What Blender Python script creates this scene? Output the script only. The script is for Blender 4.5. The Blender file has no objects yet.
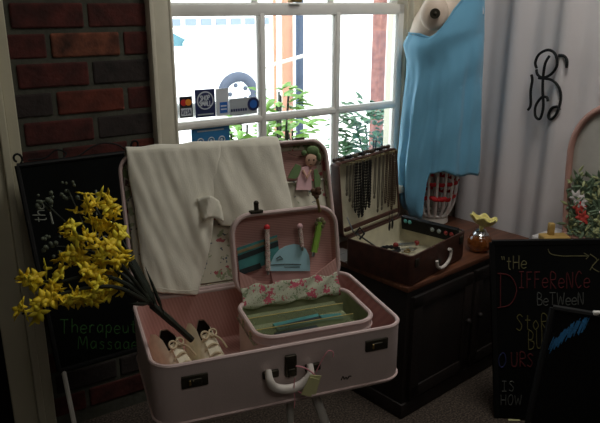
import bpy, bmesh, math, random
from mathutils import Vector as V, Matrix, noise
random.seed(7)
S = bpy.context.scene
COL = S.collection
PI = math.pi
R = math.radians
# ------------------------------------------------------------------ camera
F, EYE, PITCH = 660.0, 1.485, R(17.5)
FWD = V((0, math.cos(PITCH), -math.sin(PITCH))); UP = V((0, math.sin(PITCH), math.cos(PITCH))); RT = V((1, 0, 0))
EYEP = V((0, 0, EYE))
cd = bpy.data.cameras.new('camera'); cam = bpy.data.objects.new('camera', cd); COL.objects.link(cam)
cam.location = EYEP; cam.rotation_euler = (PI/2 - PITCH, 0, 0)
cd.sensor_width = 36; cd.lens = F*36/600; cd.clip_start = 0.02
S.camera = cam
def ray(px, py): return FWD + RT*((px-300)/F) + UP*((211.5-py)/F)
def atd(px, py, d): return EYEP + ray(px, py)*d
def atz(px, py, z):
    r = ray(px, py); return EYEP + r*((z-EYE)/r.z)
def hit(px, py, p0, n):
    r = ray(px, py); n = V(n); return EYEP + r*((V(p0)-EYEP).dot(n)/r.dot(n))
# ------------------------------------------------------------------ materials
def lin(c):
    return tuple(((x/255)/12.92 if x/255 <= .04045 else ((x/255+.055)/1.055)**2.4) for x in c) + (1,)
def newmat(name):
    m = bpy.data.materials.new(name); m.use_nodes = True
    nt = m.node_tree; b = nt.nodes['Principled BSDF']; return m, nt, b
def mat(name, c, rough=.6, metal=0., var=.12, scale=14., bump=0., bscale=120., spec=.5, sheen=0.):
    m, nt, b = newmat(name)
    b.inputs['Roughness'].default_value = rough; b.inputs['Metallic'].default_value = metal
    b.inputs['Specular IOR Level'].default_value = spec
    if sheen: b.inputs['Sheen Weight'].default_value = sheen
    tc = nt.nodes.new('ShaderNodeTexCoord')
    if var:
        nz = nt.nodes.new('ShaderNodeTexNoise'); nz.inputs['Scale'].default_value = scale; nz.inputs['Detail'].default_value = 5
        nt.links.new(tc.outputs['Object'], nz.inputs['Vector'])
        rp = nt.nodes.new('ShaderNodeValToRGB'); l = lin(c)
        rp.color_ramp.elements[0].position = .3; rp.color_ramp.elements[1].position = .7
        rp.color_ramp.elements[0].color = tuple(x*(1-var) for x in l[:3])+(1,)
        rp.color_ramp.elements[1].color = tuple(min(1, x*(1+var)) for x in l[:3])+(1,)
        nt.links.new(nz.outputs['Fac'], rp.inputs['Fac']); nt.links.new(rp.outputs['Color'], b.inputs['Base Color'])
    else: b.inputs['Base Color'].default_value = lin(c)
    if bump:
        n2 = nt.nodes.new('ShaderNodeTexNoise'); n2.inputs['Scale'].default_value = bscale; n2.inputs['Detail'].default_value = 4
        nt.links.new(tc.outputs['Object'], n2.inputs['Vector'])
        bp = nt.nodes.new('ShaderNodeBump'); bp.inputs['Strength'].default_value = bump; bp.inputs['Distance'].default_value = .004
        nt.links.new(n2.outputs['Fac'], bp.inputs['Height']); nt.links.new(bp.outputs['Normal'], b.inputs['Normal'])
    return m
def ramp_mat(name, tex, stops, scale, rough=.8, stretch=(1, 1, 1), dist=0., interp='LINEAR'):
    m, nt, b = newmat(name); b.inputs['Roughness'].default_value = rough
    tc = nt.nodes.new('ShaderNodeTexCoord'); mp = nt.nodes.new('ShaderNodeMapping'); mp.inputs['Scale'].default_value = stretch
    nt.links.new(tc.outputs['Object'], mp.inputs['Vector'])
    if tex == 'wave':
        t = nt.nodes.new('ShaderNodeTexWave'); t.bands_direction = 'DIAGONAL'; t.inputs['Scale'].default_value = scale; t.inputs['Distortion'].default_value = dist; out = 'Fac'
        t.inputs['Detail'].default_value = 3
    elif tex == 'voronoi':
        t = nt.nodes.new('ShaderNodeTexVoronoi'); t.inputs['Scale'].default_value = scale; out = 'Color'
    else:
        t = nt.nodes.new('ShaderNodeTexNoise'); t.inputs['Scale'].default_value = scale; t.inputs['Detail'].default_value = 6; t.inputs['Distortion'].default_value = dist; out = 'Fac'
    nt.links.new(mp.outputs['Vector'], t.inputs['Vector'])
    rp = nt.nodes.new('ShaderNodeValToRGB'); rp.color_ramp.interpolation = interp
    e = rp.color_ramp.elements
    while len(e) < len(stops): e.new(.5)
    for k, (p, c) in enumerate(stops): e[k].position = p; e[k].color = lin(c)
    nt.links.new(t.outputs[out], rp.inputs['Fac']); nt.links.new(rp.outputs['Color'], b.inputs['Base Color'])
    return m
def floral(name, scale, base, cols):
    # scattered roses and leaves: two voronoi layers of blobs over a plain ground
    m, nt, b = newmat(name); b.inputs['Roughness'].default_value = .85
    tc = nt.nodes.new('ShaderNodeTexCoord'); prev = None
    nz = nt.nodes.new('ShaderNodeTexNoise'); nz.inputs['Scale'].default_value = scale*2.4
    nt.links.new(tc.outputs['Object'], nz.inputs['Vector'])
    ad = nt.nodes.new('ShaderNodeMixRGB'); ad.inputs['Fac'].default_value = .045
    nt.links.new(tc.outputs['Object'], ad.inputs[1]); nt.links.new(nz.outputs['Color'], ad.inputs[2])
    for k, (sc, thr, c) in enumerate(cols):
        v = nt.nodes.new('ShaderNodeTexVoronoi'); v.inputs['Scale'].default_value = scale*sc
        nt.links.new(ad.outputs['Color'], v.inputs['Vector'])
        lt = nt.nodes.new('ShaderNodeMath'); lt.operation = 'LESS_THAN'; lt.inputs[1].default_value = thr
        nt.links.new(v.outputs['Distance'], lt.inputs[0])
        mx = nt.nodes.new('ShaderNodeMixRGB'); nt.links.new(lt.outputs[0], mx.inputs['Fac'])
        if prev is None: mx.inputs[1].default_value = lin(base)
        else: nt.links.new(prev.outputs['Color'], mx.inputs[1])
        mx.inputs[2].default_value = lin(c); prev = mx
    nt.links.new(prev.outputs['Color'], b.inputs['Base Color'])
    return m
def glass_mat(name, tint, alpha=.06):
    m, nt, b = newmat(name); nt.nodes.remove(b)
    o = nt.nodes['Material Output']; tr = nt.nodes.new('ShaderNodeBsdfTransparent'); tr.inputs['Color'].default_value = tint
    gl = nt.nodes.new('ShaderNodeBsdfGlossy'); gl.inputs['Roughness'].default_value = .02
    fr = nt.nodes.new('ShaderNodeFresnel'); fr.inputs['IOR'].default_value = 1.45
    mx = nt.nodes.new('ShaderNodeMixShader')
    nt.links.new(fr.outputs[0], mx.inputs[0]); nt.links.new(tr.outputs[0], mx.inputs[1]); nt.links.new(gl.outputs[0], mx.inputs[2])
    nt.links.new(mx.outputs[0], o.inputs['Surface']); return m
M = {}
M['trim'] = mat('painted_trim', (214, 208, 188), .5, var=.05, bump=.05)
M['sash'] = mat('sash_paint', (244, 243, 238), .45, var=.03)  # whiter than the trim; window glare is put into this colour
M['trimL'] = mat('door_trim', (196, 190, 165), .55, var=.08, scale=5, bump=.08)
M['mortar'] = mat('mortar', (72, 72, 62), .95, var=.3, bump=.8, bscale=60)
M['brickA'] = mat('brick_red', (70, 28, 22), .9, var=.6, scale=16, bump=.8, bscale=70)
M['brickB'] = mat('brick_orange', (88, 38, 24), .9, var=.6, scale=14, bump=.8, bscale=70)
M['brickC'] = mat('brick_worn', (100, 56, 38), .9, var=.7, scale=24, bump=.9, bscale=60)
M['brickD'] = mat('brick_dark', (44, 36, 33), .9, var=.5, scale=16, bump=.8, bscale=70)
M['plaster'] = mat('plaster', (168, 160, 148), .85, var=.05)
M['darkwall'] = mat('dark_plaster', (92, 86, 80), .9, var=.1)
M['carpet'] = ramp_mat('carpet', 'noise', [(.35, (38, 32, 28)), (.5, (70, 60, 52)), (.65, (104, 92, 80))], 140, .98)
M['pink'] = mat('pink_vinyl', (206, 188, 184), .55, var=.06, scale=9, bump=.12, bscale=260)
M['pinkrim'] = mat('pink_rim', (212, 188, 184), .45, var=.05, scale=30)
M['pinkin'] = ramp_mat('pink_stripe_lining', 'wave', [(.3, (200, 152, 144)), (.7, (210, 164, 155))], 70, .8, (1, .3, .3))
M['pinkin2'] = ramp_mat('pink_moire_lining', 'wave', [(.3, (206, 156, 148)), (.7, (218, 170, 161))], 62, .7, (.3, .2, 1.5), .6)
M['dmetal'] = mat('aged_metal', (64, 60, 50), .5, .7, var=.25, scale=60)
M['brass'] = mat('dull_brass', (150, 128, 82), .4, .8, var=.15)
M['gold'] = mat('gold_edge', (178, 160, 96), .4, .4, var=.1)
M['chrome'] = mat('chrome', (200, 200, 200), .2, 1., var=.05)
M['white'] = mat('white_paint', (226, 222, 214), .5, var=.05)
M['cagewhite'] = mat('cage_white', (250, 250, 248), .4, var=.0)
M['whitestand'] = mat('stand_paint', (205, 202, 194), .5, var=.1)
M['handle'] = mat('worn_handle', (222, 214, 206), .5, var=.1, scale=40)
M['cream'] = mat('cream_leather', (236, 228, 202), .6, var=.12, scale=50, bump=.2)
M['lace'] = mat('lace_cord', (206, 190, 156), .7)
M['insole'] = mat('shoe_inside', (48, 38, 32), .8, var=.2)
M['linen'] = mat('white_linen', (226, 222, 206), .85, var=.04, scale=30, bump=.25, bscale=420, sheen=.2)
M['brownv'] = ramp_mat('brown_vinyl', 'noise', [(.3, (58, 34, 26)), (.7, (84, 50, 38))], 30, .5)
M['lining'] = mat('cream_lining', (204, 198, 172), .85, var=.12, scale=20, bump=.2)
M['darkwood'] = ramp_mat('dark_wood', 'noise', [(.3, (17, 12, 10)), (.7, (31, 21, 17))], 9, .6, (1, 1, .12), 1.2)
M['topwood'] = ramp_mat('brown_wood_top', 'noise', [(.3, (76, 44, 30)), (.7, (124, 78, 54))], 14, .4, (.25, 2.4, 1), 1.0)
M['black'] = mat('black_paint', (16, 16, 16), .6, var=.2, spec=.25)
M['blackglass'] = mat('black_gloss', (9, 10, 11), .12, var=.1, spec=.5)
M['slate'] = mat('chalkboard_slate', (14, 15, 15), .9, var=.25, scale=6, spec=.15)
M['slateb'] = mat('sign_slate', (8, 10, 9), .9, var=.2, scale=6, spec=.1)
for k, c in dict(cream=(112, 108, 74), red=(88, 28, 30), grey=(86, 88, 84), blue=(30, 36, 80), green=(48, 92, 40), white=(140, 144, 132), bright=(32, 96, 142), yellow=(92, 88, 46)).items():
    M['chalk_'+k] = mat('chalk_'+k, c, .95, var=.35, scale=260)  # bright is the reflection blue painted on the framed board, not chalk
M['dress'] = mat('blue_jersey', (110, 174, 208), .8, var=.04, scale=8, bump=.08, bscale=500, sheen=.25)
M['skin'] = mat('mannequin_shell', (228, 208, 190), .45, var=.05)
M['redrib'] = mat('red_ribbon', (206, 40, 46), .6)
M['petal'] = mat('forsythia_petal', (254, 230, 64), .6, var=.12, scale=40)
M['petal2'] = mat('forsythia_petal_deep', (248, 214, 48), .6, var=.12, scale=40)
M['stem'] = mat('dark_stem', (30, 36, 22), .7, var=.3, scale=60)
M['leafd'] = mat('dark_leaf', (24, 34, 20), .6, var=.3, scale=40)
M['greyleaf'] = mat('silver_green_bud', (92, 100, 84), .8, var=.2, scale=80)
M['floral'] = floral('floral_pocket', 26, (206, 202, 184), [(1.0, .30, (150, 160, 128)), (.8, .22, (176, 96, 100)), (1.7, .2, (92, 100, 110))])
M['floralR'] = floral('floral_edging', 24, (198, 190, 168), [(1.0, .36, (128, 142, 100)), (.9, .34, (170, 84, 88)), (1.9, .22, (96, 66, 62))])
M['floralS'] = floral('floral_ruffle', 52, (186, 188, 166), [(1.0, .34, (128, 144, 112)), (.62, .36, (182, 82, 100)), (1.6, .16, (104, 50, 60))])
M['floralT'] = floral('floral_ribbon', 110, (214, 196, 186), [(1.0, .36, (150, 50, 60)), (.8, .3, (96, 110, 84))])
M['mint'] = mat('pale_green_lining', (170, 176, 140), .8, var=.2, scale=25)
M['teal'] = mat('teal_print', (72, 140, 140), .6, var=.25, scale=30)
M['darkprint'] = mat('dark_print', (40, 50, 52), .6, var=.3, scale=40)
M['sand'] = mat('sand_print', (146, 132, 98), .6, var=.2, scale=40)
M['skyblue'] = mat('pale_blue_card', (176, 222, 236), .55, var=.06, scale=20)
M['mauve'] = mat('mauve_pocket', (196, 150, 146), .8, var=.1)
M['ribgreen'] = mat('green_ribbon', (134, 176, 66), .6, var=.1)
M['flesh'] = mat('doll_flesh', (226, 186, 160), .7, var=.05)
M['dollgreen'] = mat('doll_green', (104, 130, 84), .8, var=.15, scale=60)
M['dollpink'] = mat('doll_pink', (220, 178, 182), .8, var=.1)
M['browntan'] = mat('brown_feather', (88, 60, 42), .8, var=.4, scale=90)
M['tagpaper'] = mat('tag_paper', (206, 204, 150), .8, var=.06)
M['pinkstring'] = mat('pink_string', (226, 150, 160), .8)
M['bead_black'] = mat('black_bead', (22, 22, 24), .3)
M['bead_brown'] = mat('brown_bead', (70, 54, 42), .4)
M['chain'] = mat('dark_chain', (110, 104, 92), .4, .6)
M['silver'] = mat('silver', (190, 190, 186), .3, .9)
M['tealbead'] = mat('teal_bead', (90, 170, 165), .35)
M['redbead'] = mat('red_bead', (138, 44, 40), .35)
M['greybead'] = mat('grey_bead', (150, 160, 156), .35)
M['paper'] = mat('white_paper', (216, 210, 208), .8, var=.04)
M['curtain'] = mat('grey_curtain', (232, 226, 228), .9, var=.04, scale=3, bump=.1, bscale=300)
M['monogram'] = mat('black_cord', (14, 14, 16), .6)
M['rosewood'] = mat('pink_frame', (196, 150, 138), .5, var=.1)
M['yellowwood'] = ramp_mat('yellow_wood', 'noise', [(.3, (178, 142, 76)), (.7, (206, 172, 104))], 18, .5, (.3, 3, 3))
M['mirror'] = mat('grey_picture_ground', (186, 180, 172), .4, var=.18, scale=7)  # grey of the dim room reflected in the panel, painted in
M['pleaf'] = mat('print_leaf', (104, 124, 96), .7, var=.4, scale=60)
M['pleaf2'] = mat('print_leaf_pale', (176, 182, 130), .7, var=.3, scale=60)
M['pred'] = mat('print_red', (206, 72, 62), .7, var=.15)
M['pwhite'] = mat('print_white', (226, 216, 212), .7)
M['amber'] = mat('amber_glass', (158, 94, 46), .05, var=.3, scale=25, spec=1.)
M['amber'].node_tree.nodes['Principled BSDF'].inputs['Transmission Weight'].default_value = .55
M['yglass'] = mat('yellow_glass', (238, 226, 140), .3, var=.12, scale=60)
M['glass'] = glass_mat('window_glass', (.97, .985, .98, 1))
M['clear'] = mat('clear_plastic', (168, 178, 140), .15, var=.1)
M['clear'].node_tree.nodes['Principled BSDF'].inputs['Alpha'].default_value = .5
# outdoors
M['pavement'] = mat('pavement', (206, 204, 200), .9, var=.06, scale=2)
M['farwall'] = mat('far_wall', (226, 226, 224), .9, var=.03, scale=1)
M['farwin'] = mat('far_window', (112, 126, 146), .6, var=.1, scale=1)
M['carpaint'] = mat('white_car_paint', (236, 240, 242), .25, var=.02)
M['carglass'] = mat('car_glass', (70, 110, 122), .25, var=.1, scale=2)
M['tyre'] = mat('tyre_rubber', (62, 70, 86), .8, var=.1)
M['peach'] = mat('peach_paint', (186, 136, 112), .7, var=.1, scale=8)
M['bluepost'] = mat('blue_grey_post', (58, 74, 100), .6, var=.1)
M['extbrick'] = ramp_mat('pillar_brick', 'noise', [(.35, (120, 78, 74)), (.6, (150, 104, 96))], 22, .9)
M['plantA'] = mat('fresh_leaf', (104, 150, 46), .5, var=.25, scale=12)
M['plantB'] = mat('blue_green_leaf', (62, 104, 66), .5, var=.35, scale=12)
M['st_navy'] = mat('sticker_navy', (34, 44, 92), .5, var=.03)
M['st_black'] = mat('sticker_black', (24, 24, 34), .5, var=.03)
M['st_white'] = mat('sticker_white', (214, 220, 228), .6, var=.02)
M['st_grey'] = mat('sticker_grey', (176, 184, 190), .6, var=.03)
M['st_blue'] = mat('sticker_blue', (40, 104, 190), .5, var=.03)
M['st_cyan'] = mat('sticker_teal_blue', (44, 116, 168), .5, var=.06)
M['st_red'] = mat('sticker_red', (196, 40, 40), .5, var=.0)
M['st_orange'] = mat('sticker_orange', (236, 150, 50), .5, var=.0)
# ------------------------------------------------------------------ mesh helpers
def nb(): return bmesh.new()
def box(bm, c, s, rot=None, bev=0.):
    g = bmesh.ops.create_cube(bm, size=1.0); vs = g['verts']
    for v in vs: v.co = V((v.co.x*s[0], v.co.y*s[1], v.co.z*s[2]))
    if bev:
        es = list({e for v in vs for e in v.link_edges})
        r = bmesh.ops.bevel(bm, geom=es, offset=bev, segments=2, affect='EDGES', profile=.5)
        vs = list({v for f in r['faces'] for v in f.verts} | {v for v in vs if v.is_valid})
        seen = set(vs); st = list(vs)
        while st:
            v = st.pop()
            for e in v.link_edges:
                w = e.other_vert(v)
                if w not in seen: seen.add(w); st.append(w)
        vs = list(seen)
    for v in vs:
        if rot: v.co = rot @ v.co
        v.co += V(c)
    return bm
def frames(pts):
    pts = [V(p) for p in pts]; out = []
    n = None
    for i, p in enumerate(pts):
        t = (pts[min(i+1, len(pts)-1)] - pts[max(i-1, 0)])
        t = t.normalized() if t.length > 1e-9 else V((0, 0, 1))
        if n is None:
            n = t.orthogonal().normalized()
        else:
            n = n - t*n.dot(t); n = n.normalized() if n.length > 1e-6 else t.orthogonal().normalized()
        out.append((p, n, t.cross(n)))
    return out
def tube(bm, pts, r, seg=8, closed=False, cap=True, flat=1.0):
    fr = frames(pts); rings = []
    for i, (p, a, b) in enumerate(fr):
        rr = r[i] if isinstance(r, (list, tuple)) else r
        rings.append([bm.verts.new(p + a*math.cos(2*PI*k/seg)*rr + b*math.sin(2*PI*k/seg)*rr*flat) for k in range(seg)])
    n = len(rings)
    for i in range(n if closed else n-1):
        A, B = rings[i], rings[(i+1) % n]
        for k in range(seg): bm.faces.new((A[k], A[(k+1) % seg], B[(k+1) % seg], B[k]))
    if cap and not closed:
        bm.faces.new(rings[0][::-1]); bm.faces.new(rings[-1])
    return bm
def smooth_path(pts, n=6, closed=False):
    P = [V(p) for p in pts]; out = []; N = len(P)
    for i in range(N if closed else N-1):
        g = lambda k: P[k % N] if closed else P[max(0, min(N-1, k))]
        p0, p1, p2, p3 = g(i-1), g(i), g(i+1), g(i+2)
        for k in range(n):
            t = k/n
            out.append(.5*((2*p1)+(p2-p0)*t+(2*p0-5*p1+4*p2-p3)*t*t+(3*p1-p0-3*p2+p3)*t**3))
    if not closed: out.append(P[-1])
    return out
def lathe(bm, prof, seg=20, c=(0, 0, 0)):
    rings = []
    for r, z in prof:
        rings.append([bm.verts.new((c[0]+r*math.cos(2*PI*k/seg), c[1]+r*math.sin(2*PI*k/seg), c[2]+z)) for k in range(seg)])
    for A, B in zip(rings, rings[1:]):
        for k in range(seg): bm.faces.new((A[k], A[(k+1) % seg], B[(k+1) % seg], B[k]))
    bm.faces.new(rings[0][::-1]); bm.faces.new(rings[-1]); return bm
def prism(bm, pts, vec):
    vec = V(vec); a = [bm.verts.new(V(p)) for p in pts]; b = [bm.verts.new(V(p)+vec) for p in pts]; n = len(a)
    bm.faces.new(a); bm.faces.new(b[::-1])
    for i in range(n): bm.faces.new((a[i], b[i], b[(i+1) % n], a[(i+1) % n]))
    return bm
def ball(bm, c, r, sc=(1, 1, 1), seg=14, rot=None):
    g = bmesh.ops.create_uvsphere(bm, u_segments=seg, v_segments=max(6, seg//2+2), radius=r)
    for v in g['verts']:
        q = V((v.co.x*sc[0], v.co.y*sc[1], v.co.z*sc[2]))
        v.co = (rot @ q if rot else q) + V(c)
    return bm
def disc_prism(bm, c, ax, ay, r, th, n=24, ry=None):
    c, ax, ay = V(c), V(ax), V(ay); ry = ry or r
    prism(bm, [c+ax*math.cos(2*PI*k/n)*r+ay*math.sin(2*PI*k/n)*ry for k in range(n)], ax.cross(ay).normalized()*th); return bm
MX = {}
def obj(name, bm, m, parent=None, loc=(0, 0, 0), rot=(0, 0, 0), smooth=True, label=None):
    bmesh.ops.recalc_face_normals(bm, faces=bm.faces[:])
    me = bpy.data.meshes.new(name); bm.to_mesh(me); bm.free()
    for x in (m if isinstance(m, (list, tuple)) else [m]): me.materials.append(M[x])
    if smooth:
        me.shade_smooth()
        if hasattr(me, 'set_sharp_from_angle'): me.set_sharp_from_angle(angle=R(40))
    o = bpy.data.objects.new(name, me); COL.objects.link(o)
    o.location = loc; o.rotation_euler = rot
    mm = Matrix.Translation(V(loc)) @ bpy_euler(rot)
    if parent is not None: o.parent = parent; mm = MX[parent] @ mm
    MX[o] = mm
    if label: o['label'] = label
    return o
def bpy_euler(r):
    from mathutils import Euler
    return Euler(r).to_matrix().to_4x4()
def T(name, label, cat, loc=(0, 0, 0), rz=0., group=None):
    o = bpy.data.objects.new(name, None); COL.objects.link(o); o.empty_display_size = .05
    o.location = loc; o.rotation_euler = (0, 0, rz); o['label'] = label; o['category'] = cat
    if group: o['group'] = group
    MX[o] = Matrix.Translation(V(loc)) @ bpy_euler((0, 0, rz)); return o
def tag(o, label, cat, group=None):
    o['label'] = label; o['category'] = cat
    if group: o['group'] = group
    return o
def struct(o): o['kind'] = 'structure'; return o
def L(o, p): return MX[o].inverted() @ V(p)
def hitl(o, px, py, p0, n):      # pixel ray on a plane given in the local space of o, answer local
    m = MX[o]; return L(o, hit(px, py, m @ V(p0), (m.to_3x3() @ V(n))))
# ------------------------------------------------------------------ stroke lettering
G = {
'T': [[(0,1),(.6,1)],[(.3,1),(.3,0)]], 'h': [[(.05,1),(.05,0)],[(.05,.4),(.25,.55),(.42,.45),(.45,0)]],
'H': [[(0,1),(0,0)],[(.5,1),(.5,0)],[(0,.5),(.5,.5)]], 'e': [[(.02,.3),(.45,.32),(.4,.52),(.22,.58),(.03,.4),(.05,.1),(.25,0),(.45,.1)]],
'r': [[(.05,.55),(.05,0)],[(.05,.35),(.2,.55),(.38,.52)]], 'a': [[(.42,.5),(.2,.57),(.02,.3),(.15,0),(.4,.2),(.42,.55),(.44,0)]],
'p': [[(.05,.55),(.05,-.4)],[(.05,.45),(.3,.57),(.45,.3),(.3,0),(.05,.1)]], 'u': [[(.03,.55),(.05,.1),(.22,0),(.42,.2),(.42,.55),(.44,0)]],
't': [[(.2,.9),(.2,.1),(.35,0)],[(.02,.6),(.4,.6)]], 'i': [[(.1,.5),(.1,0)],[(.1,.7),(.11,.73)]], 'c': [[(.42,.45),(.22,.57),(.03,.3),(.2,0),(.42,.1)]],
'M': [[(0,0),(.08,1),(.35,.3),(.62,1),(.7,0)]], 's': [[(.38,.5),(.2,.57),(.08,.45),(.35,.2),(.25,0),(.02,.06)]],
'g': [[(.42,.5),(.2,.57),(.02,.3),(.15,.02),(.4,.2),(.43,.55),(.42,-.3),(.2,-.42),(.03,-.3)]],
'D': [[(.05,1),(.05,0)],[(-.05,.98),(.4,.9),(.62,.5),(.4,.1),(-.05,0)]], 'I': [[(.2,1),(.2,0)],[(0,1),(.4,1)],[(0,0),(.4,0)]],
'F': [[(.05,1),(.05,0)],[(.05,1),(.5,1)],[(.05,.55),(.4,.55)]], 'f': [[(.05,1),(.05,0)],[(.05,1),(.45,1)],[(.05,.55),(.38,.55)]],
'R': [[(.05,0),(.05,1),(.4,.95),(.42,.6),(.05,.5),(.48,0)]], 'E': [[(.5,1),(.05,1),(.05,0),(.5,0)],[(.05,.5),(.4,.5)]],
'N': [[(.03,0),(.05,1),(.47,0),(.5,1)]], 'C': [[(.5,.85),(.28,1),(.03,.5),(.25,0),(.5,.15)]], 'B': [[(.05,0),(.05,1),(.4,.9),(.35,.58),(.05,.52),(.48,.4),(.42,.06),(.05,0)]],
'W': [[(0,1),(.15,0),(.35,.7),(.52,0),(.7,1)]], 'S': [[(.48,.85),(.28,1),(.08,.8),(.42,.35),(.3,0),(.02,.12)]], 'O': [[(.3,1),(.05,.6),(.12,.1),(.35,0),(.55,.4),(.48,.9),(.3,1)]],
'U': [[(.03,1),(.06,.15),(.25,0),(.45,.15),(.48,1)]], 'A': [[(0,0),(.27,1),(.52,0)],[(.1,.38),(.43,.38)]], 'V': [[(0,1),(.25,0),(.5,1)]],
'L': [[(.05,1),(.05,0),(.45,0)]], 'P': [[(.05,0),(.05,1),(.42,.9),(.4,.58),(.05,.5)]], '"': [[(.05,1),(.12,.75)],[(.25,1),(.3,.75)]],
'k': [[(.05,1),(.05,0)],[(.4,.55),(.05,.25),(.42,0)]], 'o': [[(.22,.57),(.03,.3),(.2,0),(.42,.25),(.22,.57)]], 'n': [[(.05,.55),(.05,0)],[(.05,.4),(.25,.55),(.42,.45),(.44,0)]],
'l': [[(.1,1),(.1,0)]], 'd': [[(.42,1),(.42,0)],[(.42,.45),(.2,.55),(.03,.28),(.2,0),(.42,.1)]], '?': [[(.05,.8),(.25,1),(.45,.8),(.22,.4),(.22,.25)],[(.22,.03),(.23,.0)]],
}
def write(bm, txt, o, ax, ay, size, r, gap=.18, wob=.0, seg=5, narrow=1.0):
    """strokes of txt as thin round lines from o along ax (reading) and ay (up)"""
    o, ax, ay = V(o), V(ax), V(ay); x = 0.
    for ch in txt:
        if ch == ' ': x += .45; continue
        g = G[ch]; w = max(q[0] for s in g for q in s); dy = random.uniform(-wob, wob)
        for s in g:
            pts = [o + ax*((x+q[0])*size*narrow) + ay*((q[1]+dy)*size) for q in s]
            if len(pts) > 2: pts = smooth_path(pts, 4)
            tube(bm, pts, r, seg)
        x += w + gap
    return x*size*narrow
# ================================================================== THE ROOM
P0 = atd(75, 60, 2.12); WO = V((P0.x, P0.y, 0)); WR = R(33.3)
WM = Matrix.Translation(WO) @ Matrix.Rotation(WR, 4, 'Z')
WX = V((math.cos(WR), math.sin(WR), 0)); WY = V((-math.sin(WR), math.cos(WR), 0))
def wl(px, py, y=0.): return WM.inverted() @ hit(px, py, WM @ V((0, y, 0)), WY)
def room(name, bm, m, smooth=False): return struct(obj(name, bm, m, None, WO, (0, 0, WR), smooth))
b = nb(); box(b, (.1, -2.3, -.05), (5.2, 5.0, .1)); room('floor', b, 'carpet')
b = nb(); box(b, (.1, -2.3, 2.85), (5.4, 5.4, .1)); room('ceiling', b, 'plaster')
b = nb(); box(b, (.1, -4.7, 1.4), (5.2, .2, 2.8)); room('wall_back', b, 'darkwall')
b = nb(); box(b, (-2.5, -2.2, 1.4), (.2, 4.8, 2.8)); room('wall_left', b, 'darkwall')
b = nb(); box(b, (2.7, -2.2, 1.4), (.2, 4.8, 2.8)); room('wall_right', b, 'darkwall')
# window wall: brick panel left of the window, plaster for the rest, an opening between .30 and 1.40
SY = .035
M1, M2 = wl(262.5, 60, SY-.015).x, wl(337.5, 60, SY-.015).x
GL, GR = wl(175, 60, SY-.015).x-.001, wl(396.5, 60, SY-.015).x
RZ = wl(182, 122.5, SY-.015).z - .016
JR = GR+.035
WIN0, WIN1, WZ0, WZ1 = .33, JR+.003, .66, 2.10
b = nb()
box(b, (-1.2, .07, 1.4), (2.0, .1, 2.8)); box(b, (.055, .07, 1.4), (.55, .1, 2.8)); box(b, ((WIN1+2.62)/2, .07, 1.4), (2.62-WIN1, .1, 2.8))
box(b, ((WIN0+WIN1)/2, .07, WZ0/2), (WIN1-WIN0+.02, .1, WZ0)); box(b, ((WIN0+WIN1)/2, .07, (WZ1+2.8)/2), (WIN1-WIN0+.02, .1, 2.8-WZ1))
room('wall_front', b, 'plaster')
bm = nb(); box(bm, (.03, .008, 1.2), (.46, .024, 2.4))
brk = [[], [], [], []]
seq = {15: [0, 0, 0], 14: [0, 2, 0], 13: [0, 3, 0], 12: [3, 1, 0], 11: [0, 3, 1]}
def base(bmx): return len(bmx.faces)
ids = []
row_h = .0905; z0 = 1.404 - 15*row_h + .0
for rr in range(0, 27):
    z = z0 + (rr-0)*row_h - .0
    off = (-.078 if rr % 2 == 0 else .045) if True else 0
    # course 14 (z 1.315-1.404) has joints at -.078 and .155
    cols = []
    for k in range(-2, 4):
        x0, x1 = off + k*.233, off + (k+1)*.233
        a, c = max(-.20, x0+.007), min(.25, x1-.007)
        if c-a < .012: continue
        cols.append((a, c))
    pal = seq.get(rr)
    for j, (a, c) in enumerate(cols):
        n0 = len(bm.faces)
        box(bm, ((a+c)/2, .006+random.uniform(-.002, .002), z+row_h/2), (c-a, .03, row_h-.016), None, .006)
        bm.faces.ensure_lookup_table()
        mi = 1 + (pal[j % 3] if pal else random.choice([0, 0, 1, 3, 3]))
        for f in bm.faces[n0:]: f.material_index = mi
room('wall_brick', bm, ['mortar', 'brickA', 'brickB', 'brickC', 'brickD'])
# door casing at the far left with black panel standing for the unlit doorway beyond
b = nb()
for x0, x1, y0 in ((-.335, -.258, -.022), (-.258, -.234, -.034), (-.234, -.197, -.018)):
    box(b, ((x0+x1)/2, (y0+.02)/2, 1.2), (x1-x0, .02-y0, 2.4), None, .004)
room('trim_1', b, 'trimL')
b = nb(); box(b, (-.75, .0, 1.1), (.86, .03, 2.2)); box(b, (-.75, -.02, .45), (.5, .012, .5), None, .004); box(b, (-.75, -.02, 1.4), (.5, .012, .9), None, .004); room('door_1', b, 'black')
# ---- window
win = struct(T('window_1', '', '', WO, WR))
for k in ('label', 'category'): del win[k]
b = nb()
box(b, (.285, -.008, 1.33), (.085, .05, 1.6), None, .006); box(b, (.253, -.022, 1.33), (.016, .04, 1.6), None, .004); box(b, (.318, -.018, 1.33), (.014, .03, 1.6), None, .004)
box(b, (JR+.033, -.008, 1.33), (.06, .05, 1.6), None, .006); box(b, (JR+.058, -.022, 1.33), (.016, .04, 1.6), None, .004)
box(b, (.845, -.008, 2.15), (1.24, .05, .1), None, .006)
obj('casing', b, 'trim', win)
b = nb(); box(b, (.845, -.03, .70), (1.27, .16, .035), None, .008); box(b, (.845, -.005, .655), (1.2, .03, .06), None, .004); obj('sill', b, 'trim', win)
b = nb()   # jamb lining
box(b, (.326, .06, 1.38), (.012, .125, 1.44)); box(b, (JR, .06, 1.38), (.012, .125, 1.44)); box(b, (.87, .06, 2.09), (1.09, .125, .02)); box(b, (.87, .06, .715), (1.09, .125, .02)); obj('jamb', b, 'trim', win)
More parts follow.
